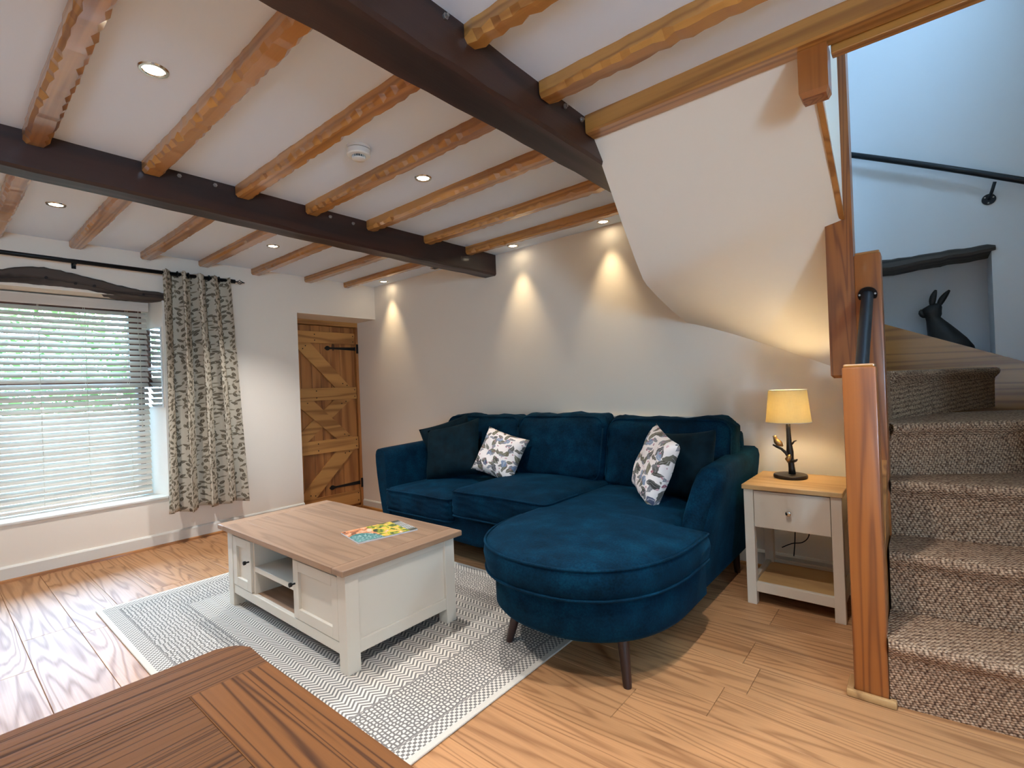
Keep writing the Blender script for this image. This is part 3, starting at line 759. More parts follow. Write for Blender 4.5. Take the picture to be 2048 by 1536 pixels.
for yv, zv in [(3.04, 1.70), (3.04, 1.64), (2.60, 1.70), (2.60, 1.64), (3.04, 1.12), (3.04, 1.05), (2.6, 1.12), (2.6, 1.05), (3.04, 0.58), (3.04, 0.51), (2.6, 0.58), (2.6, 0.51), (3.04, 0.0), (3.04, -0.08), (2.50, 1.58), (2.47, 1.55), (2.90, 1.19), (2.95, 1.17), (2.90, 0.65), (2.95, 0.63), (2.5, 1.0), (2.90, 0.45), (2.95, 0.46), (2.5, 0.07), (2.55, 0.06), (2.88, 0.98), (2.93, 1.0)]:
    if nl is None: nl = MB().tube([(0, 0, 0), (0.003, 0, 0)], 0.006, 8).build('nail_head', M['nail'], door); o = nl
    else: o = bpy.data.objects.new('nail_head', nl.data); COL.objects.link(o); o.parent = door
    o.location = (XD+RT+0.002, yv, zv)
for zv in (1.565, 0.105):
    m = MB(); s = 0.0
    out = [(3.066, zv-0.018), (2.80, zv-0.009), (2.775, zv-0.012), (2.757, zv-0.024), (2.738, zv-0.022), (2.715, zv), (2.738, zv+0.022), (2.757, zv+0.024), (2.775, zv+0.012), (2.80, zv+0.009), (3.066, zv+0.018)]
    m.prism(out, XD+0.0005, XD+0.006, 'x'); m.tube([(XD+0.010, 3.072, zv-0.02), (XD+0.010, 3.072, zv+0.02)], 0.008, 10); m.box(XD+0.03, XD+0.036, 3.074, 3.096, zv-0.05, zv+0.05)
    m.build('strap_hinge', M['iron'], door)

# ------------------------------------------------------------------ staircase
st = thing('staircase', 'carpeted winder staircase with pine newel posts rising beside the sofa corner', 'staircase', (0.3, 2.03, 0))
RISE = 0.22
def step(k, A, Bp, A2, B2):
    z0, z1 = (k-1)*RISE-0.0, k*RISE
    A, Bp = Vector(A), Vector(Bp); d = (Bp-A).normalized(); nrm = Vector((d.y, -d.x))   # outward (towards -y)
    prof = [(0.0, z0 if k > 1 else 0.0), (0.001, z1-0.075), (0.006, z1-0.055), (0.018, z1-0.042), (0.026, z1-0.030), (0.029, z1-0.018), (0.024, z1-0.006), (0.012, z1-0.001), (0.0, z1), (-0.05, z1)]
    N = 12; rg = []
    R = random.Random(k)
    for o_, z in prof:
        row = []
        for i in range(N+1):
            p = A + (Bp-A)*(i/N) + nrm*(o_ + R.uniform(-.001, .001)); row.append((p.x, p.y, z + (R.uniform(-.0012, .0012) if 0 < z-z0 else 0)))
        rg.append(row)
    A2, B2 = Vector(A2), Vector(B2)
    rg.append([((A2+(B2-A2)*(i/N)).x, (A2+(B2-A2)*(i/N)).y, z1) for i in range(N+1)])
    rg.append([((A2+(B2-A2)*(i/N)).x, (A2+(B2-A2)*(i/N)).y, z0) for i in range(N+1)])
    m = MB(); m.rings(rg, closed=False)
    for e in (0, N): m.bm.faces.new([m.bm.verts.new(r[e]) for r in rg])
    bmesh.ops.remove_doubles(m.bm, verts=m.bm.verts[:], dist=0.0001)
    return m.build('carpet_step', M['carpet'], st, smooth=50)
step(1, (-0.118, 2.030), (XS, 2.115), (-0.118, 2.60), (XS, 2.66))
step(2, (-0.118, 2.280), (XS, 2.335), (-0.118, 2.75), (XS, 3.0))
step(3, (-0.118, 2.512), (XS, 2.62), (-0.118, 2.95), (XS, 3.5))
step(4, (-0.118, 2.622), (XS, 3.18), (-0.205, 3.10), (XS, YS-0.03))
step(5, (-0.118, 2.83), (0.300, YS-0.03), (-0.24, 2.83), (-0.24, YS-0.03))
MB().prism([(-0.118, 2.60), (-0.118, 2.84), (-0.24, 2.84), (-0.24, 2.60)], 0.66, 1.10).build('tread_infill', M['carpet'], st)
# string boards
m = MB(); m.prism([(-1.2, 1.10), (-1.2, 1.845), (-0.18, 1.392), (0.42, 1.123), (XS, 0.99), (XS, 0.60)], YS-0.03, YS, 'y')
m.build('wall_string', M['pine_x'], st)
m = MB(); m.prism([(2.02, 0), (2.02, 0.30), (2.5, 0.80), (2.62, 0.95), (YS-0.03, 1.1), (YS-0.03, 0)], XS-0.03, XS-0.001, 'x'); m.build('wall_string', M['pine_y'], st)
m = MB(); m.prism([(2.11, 0), (2.11, 0.36), (2.5, 0.74), (2.5, 0)], -0.20, -0.125, 'x'); m.build('outer_string', M['pine_y'], st)
m = MB(); m.box(-0.21, -0.125, 2.59, YB-0.001, 0, 1.09); m.build('under_stair_panel', M['white_wood'], st)
def newel(name, x0, x1, y0, y1, z0, z1, capped):
    m = MB(); m.box(x0, x1, y0, y1, z0, z1, bev=0.006, seg=2)
    o = m.build(name, M['pine_z'], st, smooth=40)
    if capped:
        MB().box(x0+0.004, x1-0.004, y0+0.004, y1-0.004, z1-0.001, z1+0.010, bev=0.004).build('cap', M['pine_x'], o)
    return o
newel('newel_post', -0.215, -0.1195, 2.02, 2.115, 0, 1.118, True)
newel('newel_post', -0.209, -0.118, 2.50, 2.59, 0.40, 1.585, True)
m = MB(); m.rings([[(-0.305+i, 2.502+i, z), (-0.2085-i, 2.502+i, z), (-0.2085-i, 2.592-i, z), (-0.305+i, 2.592-i, z)] for i, z in ((0.010, 1.078), (0.0, 1.090), (0.0, 3.0))])
m.build('hanging_newel', M['pine_z'], st)
m = MB(); m.prism([(1.89, 2.19), (1.89, 3.0), (2.502, 3.0), (2.502, 1.765)], -0.262, -0.238, 'x'); m.build('side_panel', M['wall'], st)
m = MB()
m.rings([[(-0.252, yv, zv), (-0.234, yv, zv), (-0.234, yv, zv+0.022), (-0.252, yv, zv+0.022)] for yv, zv in ((1.86, 2.098), (2.35, 1.828), (2.502, 1.743))]); m.build('edge_trim', M['pine_y'], st)
# drop newel block under the trimmer
m = MB(); m.rings([[(-0.275+i, 1.80+i, z), (-0.195-i, 1.80+i, z), (-0.195-i, 1.875-i, z), (-0.275+i, 1.875-i, z)] for i, z in ((0.008, 1.968), (0.0, 1.984), (0.0, 2.118))])
m.build('drop_block', M['pine_z'], st)
# bead round the newel foot
for q in ((-0.236, -0.099, 1.999, 2.0195), (-0.1185, -0.099, 2.0195, 2.029), (-0.236, -0.2155, 2.0195, 2.115)):
    MB().box(q[0], q[1], q[2], q[3], 0.0006, 0.024, bev=0.005, seg=2).build('foot_bead', M['bead'], st, smooth=40)

# ------------------------------------------------------------------ handrails
h1 = thing('stair_handrail', 'dark round handrail on the stairwell wall above the niche', 'handrail', (0.07, 3.78, 2.26))
d = (2.067-2.456)/(0.442+0.306)
pts = [(x, 3.785, 2.26+d*(x-0.07)+0.02*sin((x+0.6)*2)) for x in [-1.0+1.7*i/24 for i in range(25)]]
MB().tube(pts, 0.017, 14).build('rail', M['handrail'], h1, smooth=True)
MB().tube([(0.311, YS, 2.036), (0.311, YS-0.006, 2.036)], 0.030, 20).build('rose', M['handrail'], h1, smooth=40)
MB().tube([(0.311, YS-0.006, 2.036), (0.322, YS-0.05, 2.07), (0.333, 3.79, 2.112)], 0.008, 10).build('bracket_arm', M['handrail'], h1, smooth=True)
for q in range(3):
    a = 2*pi*q/3+0.4; MB().tube([(0.311+0.02*cos(a), YS-0.006, 2.036+0.02*sin(a)), (0.311+0.02*cos(a), YS-0.008, 2.036+0.02*sin(a))], 0.004, 8).build('screw', M['steel'], h1)
h2 = thing('newel_handrail', 'short dark tubular handrail sloping between the two stair newels', 'handrail', (-0.166, 2.3, 1.27))
MB().tube([(-0.166, 2.498, 1.415), (-0.167, 2.116, 1.100)], 0.021, 20).build('rail', M['handrail'], h2, smooth=50)
MB().tube([(-0.166, 2.500, 1.417), (-0.166, 2.493, 1.414)], 0.033, 24).build('flange', M['black'], h2, smooth=40)
for sg in (-1, 1): MB().tube([(-0.166+sg*0.026, 2.494, 1.417), (-0.166+sg*0.026, 2.490, 1.417)], 0.004, 8).build('screw', M['steel'], h2)

# ------------------------------------------------------------------ niche lintel and hare
R = random.Random(11); rg = []
for i in range(25):
    x = -0.46 + 0.79*i/24; t = i/24
    zt = 1.790 - 0.005*t + R.uniform(-.004, .004) - (0.012 if i == 24 else 0); zb = 1.702 + 0.040*t + R.uniform(-.004, .004)
    rg.append([(x, YS-0.012, zb+0.006), (x, YS-0.020, zb+0.02), (x, YS-0.016, zt-0.01), (x, YS-0.004, zt), (x, YS+0.2, zt), (x, YS+0.2, zb)])
tag(MB().rings(rg).build('niche_lintel', M['lintel_x'], smooth=30), 'rough grey wooden lintel across the top of the stair niche', 'lintel')
def hare():
    m = MB(); cx, cy, z0 = 0.112, 3.985, NZ0+0.001
    body = [(0.060, 0.0, 0.098, 0.070), (0.055, 0.03, 0.108, 0.080), (0.048, 0.07, 0.106, 0.082), (0.034, 0.12, 0.090, 0.072), (0.016, 0.165, 0.072, 0.058), (-0.002, 0.205, 0.056, 0.046), (-0.016, 0.235, 0.043, 0.038), (-0.026, 0.255, 0.036, 0.034), (-0.032, 0.272, 0.048, 0.038), (-0.036, 0.292, 0.052, 0.040), (-0.028, 0.315, 0.046, 0.036), (-0.016, 0.332, 0.030, 0.026), (-0.012, 0.340, 0.010, 0.010)]
    rg = [[(cx-0.03+bx+rx*cos(2*pi*k/20), cy+ry*sin(2*pi*k/20), z0+z) for k in range(20)] for bx, z, rx, ry in body]
    m.rings(rg)
    return m, cx, cy, z0
m, cx, cy, z0 = hare()
hr = thing('hare_ornament', 'black sitting hare figurine with upright ears in the stair niche', 'ornament', (cx, cy, z0))
m.build('body', M['rabbit'], hr, smooth=True)
def ear(x0, z_0, x1, z_1, yo):
    pts = []; rad = []
    for i in range(9):
        s = i/8; pts.append((cx-0.03+x0+(x1-x0)*s-0.006*sin(pi*s), cy+yo*(1+s*0.5), z0+z_0+(z_1-z_0)*s)); rad.append(0.004+0.013*sin(pi*min(1, s*0.9+0.08))**0.8)
    return MB().tube(pts, rad, 12)
ear(-0.028, 0.318, -0.008, 0.420, -0.012).build('ear', M['rabbit'], hr, smooth=True)
ear(0.000, 0.318, 0.055, 0.414, 0.014).build('ear', M['rabbit'], hr, smooth=True)
MB().tube([(cx-0.10, cy-0.01, z0+0.285), (cx-0.114, cy-0.01, z0+0.280), (cx-0.121, cy-0.01, z0+0.277)], [0.030, 0.024, 0.010], 14).build('muzzle', M['rabbit'], hr, smooth=True)

# ------------------------------------------------------------------ soft shapes
def softbox(x0, x1, y0, y1, z0, z1, r=0.05, bulge=0.02, n=14, crown='z', noise=0.004, seed=1, sq=0.0):
    """rounded upholstered box with a crowned face"""
    m = MB(); r_ = bmesh.ops.create_cube(m.bm, size=2); bmesh.ops.subdivide_edges(m.bm, edges=m.bm.edges[:], cuts=n, use_grid_fill=True)
    hx, hy, hz = (x1-x0)/2, (y1-y0)/2, (z1-z0)/2; c = Vector(((x0+x1)/2, (y0+y1)/2, (z0+z1)/2))
    R = random.Random(seed); ph = [R.random()*6 for _ in range(6)]
    for v in m.bm.verts:
        u = v.co.copy()
        def ease(a): return math.copysign(1-(1-abs(a))**1.6, a) if abs(a) < 1 else a
        u = Vector((ease(u.x), ease(u.y), ease(u.z)))
        p = Vector((u.x*hx, u.y*hy, u.z*hz))
        q = Vector((max(-hx+r, min(hx-r, p.x)), max(-hy+r, min(hy-r, p.y)), max(-hz+r, min(hz-r, p.z))))
        dv = p-q
        if dv.length > 1e-6: p = q + dv.normalized()*r
        w_ = {'z': (1-u.x**2)*(1-u.y**2), 'y': (1-u.x**2)*(1-u.z**2)}[crown]
        if crown == 'z': p.z += bulge*w_*(1 if u.z > 0 else 0.15)*abs(u.z)
        else: p.y += -bulge*w_*(1 if u.y < 0 else 0.3)*abs(u.y)*(1)
        k = noise*(sin(9*u.x+ph[0])*sin(7*u.y+ph[1]) + sin(13*u.z+ph[2])*sin(8*u.x+ph[3]))
        p += Vector((k*0.3, k, k))
        v.co = c + p
    return m
def seam_rect(x0, x1, z0, z1, yv, r=0.05, n=6):
    pts = []
    for cx_, cz_, a0 in ((x1-r, z1-r, 0), (x0+r, z1-r, pi/2), (x0+r, z0+r, pi), (x1-r, z0+r, 1.5*pi)):
        for i in range(n+1): a = a0+pi/2*i/n; pts.append((cx_+r*cos(a), yv, cz_+r*sin(a)))
    return pts + [pts[0]]

# ------------------------------------------------------------------ sofa
sf = thing('corner_sofa', 'dark teal velvet chaise sofa against the white wall', 'sofa', (-1.9, 2.5, 0))
V = M['velvet']
def part(m, name, parent=sf, smooth=True, mat=V): return m.build(name, mat, parent, smooth=smooth)
# base of the seat
part(softbox(-2.93, -1.45, 2.10, 3.02, 0.145, 0.325, r=0.03, bulge=0.0, n=10), 'seat_base')
# back frame
part(softbox(-3.01, -0.80, 2.93, 3.045, 0.16, 0.80, r=0.04, bulge=0.0, n=10), 'back_frame')
# arms: section tapers outwards, front slopes back
def arm(xi_b, xo_b, xi_t, xo_t, yf_b, yf_t):
    rg = []
    prof = []
    # stations along y from front to back; front edge leans back with height
    N = 14
    Z = [0.135, 0.25, 0.38, 0.50, 0.58, 0.63, 0.66, 0.675]
    m = MB()
    def pt(side, zt, s):   # s 0 front .. 1 back
        k = (zt-0.135)/(0.675-0.135)
        xi = xi_b+(xi_t-xi_b)*k; xo = xo_b+(xo_t-xo_b)*k
        yf = yf_b + (yf_t-yf_b)*k**2.2
        yy_ = yf + (3.03-yf)*s
        top_add = 0.03*s*k
        return xi, xo, yy_, zt+top_add
    rows = []
    for s in [0, 0.02, 0.06] + [0.06+0.94*i/8 for i in range(1, 9)]:
        ring = []
        pin = 0.018*(1-min(1, s/0.06)) if s < 0.06 else 0
        inner = []; outer = []
        for zt in Z:
            xi, xo, yy_, zz = pt(0, zt, s)
            sgn = 1 if xo > xi else -1
            edge = 0.0 if zt < 0.6 else (zt-0.6)/0.075
            ins = 0.035*(1-sqrt(max(0, 1-edge**2)))+pin
            inner.append((xi+sgn*ins, yy_, zz)); outer.append((xo-sgn*ins, yy_, zz))
        rows.append(inner + outer[::-1])
    m.rings(rows); return m
part(arm(-2.86, -2.965, -2.965, -3.120, 2.09, 2.13), 'arm', smooth=50)
part(arm(-0.93, -0.80, -0.855, -0.715, 2.15, 2.40), 'arm', smooth=50)
# seat cushions
def seat_cushion(x0, x1, y0, y1, z0, z1, seed):
    o = part(softbox(x0, x1, y0, y1, z0, z1, r=0.045, bulge=0.028, seed=seed, n=16), 'seat_cushion')
    for z in (z1-0.012, z0+0.014):
        pts = [(x0+0.008, y0+0.30, z), (x0+0.006, y0+0.05, z), (x0+0.02, y0+0.012, z), (x0+0.05, y0+0.004, z), ((x0+x1)/2, y0+0.001, z+(0.004 if z > z0+0.1 else 0)), (x1-0.05, y0+0.004, z), (x1-0.02, y0+0.012, z), (x1-0.006, y0+0.05, z), (x1-0.008, y0+0.30, z)]
        MB().tube(pts, 0.0055, 6).build('piping', V, o, smooth=True)
    return o
seat_cushion(-2.905, -2.245, 2.055, 2.86, 0.262, 0.425, 3)
seat_cushion(-2.235, -1.50, 2.045, 2.86, 0.315, 0.488, 4)
# chaise: D-shaped base and cushion
def dshape(x0, x1, yf, yb, ys, xr2, n=40, inset=0.0, e=2.35):
    cx_ = (x0+x1)/2; a = (x1-x0)/2-inset; b_ = ys-yf-inset
    pts = []
    for i in range(n+1):
        t = pi + pi*i/n
        c_, s_ = cos(t), sin(t)
        pts.append((cx_+a*math.copysign(abs(c_)**(2/e), c_), ys+b_*math.copysign(abs(s_)**(2/e), s_)))
    rt = [(x1-inset, ys+0.05), (x1-inset, ys+0.17-inset)]
    if xr2 is not None: rt += [(xr2-inset+0.02, ys+0.20-inset), (xr2-inset, ys+0.24-inset)]
    rt += [((xr2 if xr2 is not None else x1)-inset, yb-inset*0.5)]
    lf = [(x0+inset, yb-inset*0.5), (x0+inset, ys+0.5), (x0+inset, ys+0.2)]
    return pts + rt + lf
def dloft(params, prof, dome=0.0, wr=0.0, seed=2):
    m = MB(); rg = []; R = random.Random(seed)
    for ins, z in prof:
        o_ = dshape(*params, inset=ins); rg.append([(x, yv, z) for x, yv in o_])
    base_o = dshape(*params, inset=prof[-1][0]); cx_ = sum(p[0] for p in base_o)/len(base_o); cy_ = (params[2]+params[3])/2-0.1; zt = prof[-1][1]
    for s in (0.94, 0.87, 0.78, 0.68, 0.57, 0.46, 0.35, 0.24, 0.13, 0.03):
        rg.append([(cx_+(x-cx_)*s, cy_+(yv-cy_)*s, zt+dome*(1-s**2.4)) for x, yv in base_o])
    if wr:
        out = []
        for j, r in enumerate(rg):
            rr = []
            for i, (x, yv, z) in enumerate(r):
                k = wr*sin(i*2.1+3*sin(i*0.7))*(1 if 1 < j < len(prof)-2 else 0)
                rr.append((x, yv+k, z))
            out.append(rr)
        rg = out
    m.rings(rg); return m
CH = (-1.580, -0.708, 1.405, 2.92, 1.93, -0.87)
CHB = (-1.550, -0.728, 1.455, 3.0, 1.93, -0.80)
part(dloft(CHB, [(0.05, 0.168), (0.015, 0.175), (0.0, 0.195), (0.0, 0.26), (0.0, 0.33), (0.02, 0.345)], 0.0), 'chaise_base')
cc = part(dloft(CH, [(0.05, 0.335), (0.018, 0.338), (0.004, 0.350), (0.0, 0.375), (-0.004, 0.40), (0.0, 0.425), (0.006, 0.444), (0.022, 0.460), (0.05, 0.466)], 0.022, wr=0.002), 'chaise_cushion')
for z, ins in ((0.449, 0.003), (0.343, 0.004)):
    pts = [(x, yv, z) for x, yv in dshape(*CH, inset=ins)][:44]
    MB().tube(pts, 0.0055, 6).build('piping', V, cc, smooth=True)
# back cushions
def back_cushion(x0, x1, y0, y1, z0, z1, seed, lean=0.10):
    m = softbox(x0, x1, y0, y1, z0, z1, r=0.075, bulge=0.035, crown='y', seed=seed, n=18, noise=0.006)
    for v in m.bm.verts: v.co.y += lean*(v.co.z-z0)/(z1-z0) - lean
    R = random.Random(seed)
    for v in m.bm.verts:
        if v.co.z > z1-0.08: v.co.z += 0.005*sin(v.co.x*11+seed) - 0.002
    o = part(m, 'back_cushion')
    yy_ = y0+0.02
    pts = [(x, yv + lean*(z-z0)/(z1-z0) - lean, z + (0.005*sin(x*11+seed)-0.002 if z > z1-0.08 else 0)) for x, yv, z in seam_rect(x0+0.016, x1-0.016, z0+0.016, z1-0.016, yy_, 0.07)]
    MB().tube(pts, 0.005, 6).build('piping', V, o, smooth=True)
    return o
back_cushion(-3.005, -2.235, 2.755, 2.95, 0.43, 0.885, 1)
back_cushion(-2.235, -1.535, 2.735, 2.95, 0.47, 0.898, 2)
back_cushion(-1.545, -0.782, 2.765, 2.96, 0.45, 0.880, 5)
# legs
def leg(x, y, zt, dx, dy, zf=0.0):
    part(MB().tube([(x, y, zt), (x+dx, y+dy, zf+0.004), (x+dx, y+dy, zf)], [0.024, 0.0155, 0.0145], 16), 'leg', smooth=40, mat=M['darkleg'])
leg(-0.885, 1.645, 0.185, 0.033, -0.038); leg(-1.365, 1.640, 0.185, -0.030, -0.045, 0.009)
leg(-0.84, 2.90, 0.17, 0.0, 0.03); leg(-2.86, 2.17, 0.15, -0.02, -0.03); leg(-2.86, 2.93, 0.165, -0.02, 0.02)

# scatter cushions
def pillow(name, label, mat, w, h, th, loc, rx, ry, rz, group=None, seed=1, pinch=0.07):
    m = MB(); N = 18; R = random.Random(seed); ph = [R.random()*6 for _ in range(4)]
    L = m.bm.loops.layers.uv.verify()
    def P(u, v, s):
        a, b_ = 2*u-1, 2*v-1
        ex = a*(1-pinch*(1-b_*b_)); ez = b_*(1-pinch*(1-a*a))
        k = ((1-a**4)*(1-b_**4))**0.55
        wv = 0.010*sin(5*a+ph[0]+2*b_)*sin(4*b_+ph[1])*k
        return (ex*w/2, s*(th/2*k+0.003)+wv, ez*h/2)
    for s in (-1, 1):
        V_ = [[m.bm.verts.new(P(i/N, j/N, s)) for j in range(N+1)] for i in range(N+1)]
        for i in range(N):
            for j in range(N):
                f = m.bm.faces.new((V_[i][j], V_[i+1][j], V_[i+1][j+1], V_[i][j+1]))
                for l, (a, b_) in zip(f.loops, ((i, j), (i+1, j), (i+1, j+1), (i, j+1))): l[L].uv = (a/N + (0.37 if s > 0 else 0) + seed*0.23, b_/N)
    bmesh.ops.remove_doubles(m.bm, verts=m.bm.verts[:], dist=0.0065)
    o = m.build(name, mat, smooth=True); o.location = loc; o.rotation_euler = (rx, ry, rz)
    return tag(o, label, 'cushion', group)
pillow('scatter_cushion', 'white floral cushion with grey leaves leaning beside the middle seat of the sofa', M['floral'], 0.33, 0.32, 0.12, (-2.235, 2.53, 0.632), radians(-24), radians(16), radians(10), seed=1)
pillow('scatter_cushion', 'white floral cushion with blue flowers standing on the chaise seat', M['floral'], 0.36, 0.37, 0.11, (-1.09, 2.44, 0.655), radians(-20), radians(12), radians(-50), seed=2)
pillow('scatter_cushion', 'plain dark teal cushion behind the blue-flowered cushion on the chaise', M['velvet_dark'], 0.40, 0.36, 0.14, (-0.995, 2.575, 0.648), radians(-18), radians(-6), radians(-24), seed=3)
pillow('scatter_cushion', 'plain dark teal cushion propped in the arm corner beside the plank door', M['velvet_dark'], 0.46, 0.42, 0.15, (-2.67, 2.50, 0.636), radians(-24), radians(-12), radians(16), seed=4)
pillow('scatter_cushion', 'plain dark teal cushion with one corner showing above the sofa arm', M['velvet_dark'], 0.40, 0.40, 0.12, (-2.83, 2.62, 0.650), radians(-14), radians(-16), radians(38), seed=5)

# radiator behind the sofa
ra = thing('radiator', 'white panel radiator behind the sofa back', 'radiator', (-1.6, 3.07, 0.15))
obox('panel', (-2.1, -1.1, 3.062, 3.085, 0.15, 0.855), M['plastic'], ra, 0.004); obox('top_grille', (-2.1, -1.1, 3.058, 3.098, 0.855, 0.866), M['plastic'], ra, 0.002)

# ------------------------------------------------------------------ rug
rug = MB().box(-1.085, 1.085, -0.785, 0.785, 0, 0.008, bev=0.002, seg=1).build('rug', M['rug'])
rug.location = (-2.27, 1.352, 0.0005)
tag(rug, 'cream and grey woven rug with chevron stripes under the coffee table', 'rug')

# ------------------------------------------------------------------ coffee table
ZR = 0.0085
cf = thing('coffee_table', 'low putty-painted coffee table with oak top on the rug', 'coffee table', (-2.29, 1.31, ZR))
X0, X1, Y0, Y1 = -2.855, -1.728, 1.030, 1.602; C_ = M['cabinet']
def cp(name, b, m=C_, bev=0.002): return obox(name, b, m, cf, bev)
TZ0, TZ1 = 0.402, 0.427
tx0, tx1, ty0, ty1 = -2.902, -1.697, 1.000, 1.628
BW = 0.075
n_pl = 6; ph_ = (ty1-ty0)/n_pl
for i in range(n_pl): cp('top_board', (tx0+BW, tx1-BW, ty0+i*ph_, ty0+(i+1)*ph_, TZ0, TZ1), M['ctop'], 0.0015)
cp('breadboard_end', (tx0, tx0+BW, ty0, ty1, TZ0, TZ1), M['ctop_y'], 0.004); cp('breadboard_end', (tx1-BW, tx1, ty0, ty1, TZ0, TZ1), M['ctop_y'], 0.004)
LW = 0.058
for lx in (X0, X1-LW):
    for ly in (Y0, Y1-LW): cp('leg', (lx, lx+LW, ly, ly+LW, ZR, TZ0))
ZB0 = 0.075
cp('front_rail', (X0+LW, X1-LW, Y0+0.004, Y0+0.024, ZB0, ZB0+0.045)); cp('front_rail', (X0+LW, X1-LW, Y0+0.004, Y0+0.024, TZ0-0.022, TZ0))
cp('back_panel', (X0+LW, X1-LW, Y1-0.03, Y1-0.014, ZB0, TZ0))
for xs, xd in ((X0, 1), (X1, -1)):
    a, b_ = sorted((xs+xd*0.014, xs+xd*0.030)); cp('side_panel', (a, b_, Y0+LW, Y1-LW, ZB0, TZ0), C_, 0.001)
    a, b_ = sorted((xs+xd*0.003, xs+xd*0.016)); cp('side_rail', (a, b_, Y0+LW, Y1-LW, ZB0, ZB0+0.05)); cp('side_rail', (a, b_, Y0+LW, Y1-LW, TZ0-0.035, TZ0))
cp('bottom_board', (X0+LW, X1-LW, Y0+0.024, Y1-0.03, ZB0+0.025, ZB0+0.045), M['ctop'])
DA, DB = -2.560, -2.170     # open bay between the doors
cp('partition', (DA-0.018, DA, Y0+0.012, Y1-0.03, ZB0+0.045, TZ0-0.001)); cp('partition', (DB, DB+0.018, Y0+0.012, Y1-0.03, ZB0+0.045, TZ0-0.001))
cp('shelf', (DA, DB, Y0+0.012, Y1-0.03, 0.232, 0.258))
dz0, dz1 = ZB0+0.049, TZ0-0.026
for xa, xb, kn in ((X0+LW+0.003, DA-0.021, 'r'), (DB+0.021, X1-LW-0.003, 'l')):
    d_ = obox('door', (xa+0.04, xb-0.04, Y0+0.014, Y0+0.020, dz0+0.04, dz1-0.04), C_, cf)
    for bx in ((xa, xa+0.045, Y0+0.002, Y0+0.020, dz0, dz1), (xb-0.045, xb, Y0+0.002, Y0+0.020, dz0, dz1), (xa+0.045, xb-0.045, Y0+0.002, Y0+0.020, dz0, dz0+0.045), (xa+0.045, xb-0.045, Y0+0.002, Y0+0.020, dz1-0.045, dz1)):
        MB().box(*bx, bev=0.0015).build('door_frame', C_, d_)
    kx = xb-0.020 if kn == 'r' else xa+0.018
    MB().tube([(kx, Y0+0.003, 0.275), (kx, Y0-0.012, 0.275), (kx, Y0-0.014, 0.275), (kx, Y0-0.024, 0.275), (kx, Y0-0.026, 0.275)], [0.004, 0.004, 0.009, 0.010, 0.006], 14).build('knob', M['iron'], d_, smooth=40)

# magazine
mg = thing('magazine', 'glossy magazine with teal corner oval lying on the coffee table', 'magazine', (-2.012, 1.39, TZ1+0.0005))
mg.rotation_euler = (0, 0, radians(-11.5))
MB().box(-0.108, 0.108, -0.145, 0.145, 0, 0.0065).build('pages', M['paper'], mg, loc=(0, 0, 0))
MB().grid(lambda u, v: (-0.109+0.218*u, -0.146+0.292*v, 0.0066+0.003*u*u*0.3), 8, 8).build('cover', M['magazine'], mg, fix=False, loc=(0, 0, 0.0004))

# ------------------------------------------------------------------ side table
sd = thing('side_table', 'cream side table with oak top and one drawer beside the newel post', 'side table', (-0.49, 2.76, 0))
SX0, SX1, SY0, SY1 = -0.692, -0.291, 2.562, 2.965; P_ = M['side_paint']
def sp_(name, b, m=P_, bev=0.002): return obox(name, b, m, sd, bev)
sp_('top', (SX0-0.006, SX1+0.006, SY0-0.012, SY1+0.004, 0.556, 0.578), M['stop'], 0.003)
for lx in (SX0, SX1-0.042):
    for ly in (SY0, SY1-0.042): sp_('leg', (lx, lx+0.042, ly, ly+0.042, 0, 0.556))
dr = sp_('drawer', (SX0+0.044, SX1-0.044, SY0+0.003, SY0+0.021, 0.376, 0.550))
MB().tube([(-0.497, SY0+0.004, 0.462), (-0.497, SY0-0.010, 0.462), (-0.497, SY0-0.016, 0.462), (-0.497, SY0-0.022, 0.462), (-0.497, SY0-0.025, 0.462)], [0.006, 0.006, 0.011, 0.012, 0.007], 18).build('knob', M['chrome'], dr, smooth=40)
for xs in (SX0+0.008, SX1-0.026): sp_('apron', (xs, xs+0.018, SY0+0.042, SY1-0.042, 0.40, 0.556))
sp_('apron', (SX0+0.042, SX1-0.042, SY1-0.03, SY1-0.012, 0.40, 0.556))
sp_('drawer_bottom', (SX0+0.03, SX1-0.03, SY0+0.021, SY1-0.03, 0.395, 0.403))
sp_('shelf', (SX0+0.03, SX1-0.03, SY0+0.03, SY1-0.03, 0.080, 0.096), M['stop'])
for yy_ in (SY0+0.006, SY1-0.028): sp_('shelf_rail', (SX0+0.042, SX1-0.042, yy_, yy_+0.022, 0.062, 0.108))
for xs in (SX0+0.006, SX1-0.028): sp_('shelf_rail', (xs, xs+0.022, SY0+0.042, SY1-0.042, 0.062, 0.108))

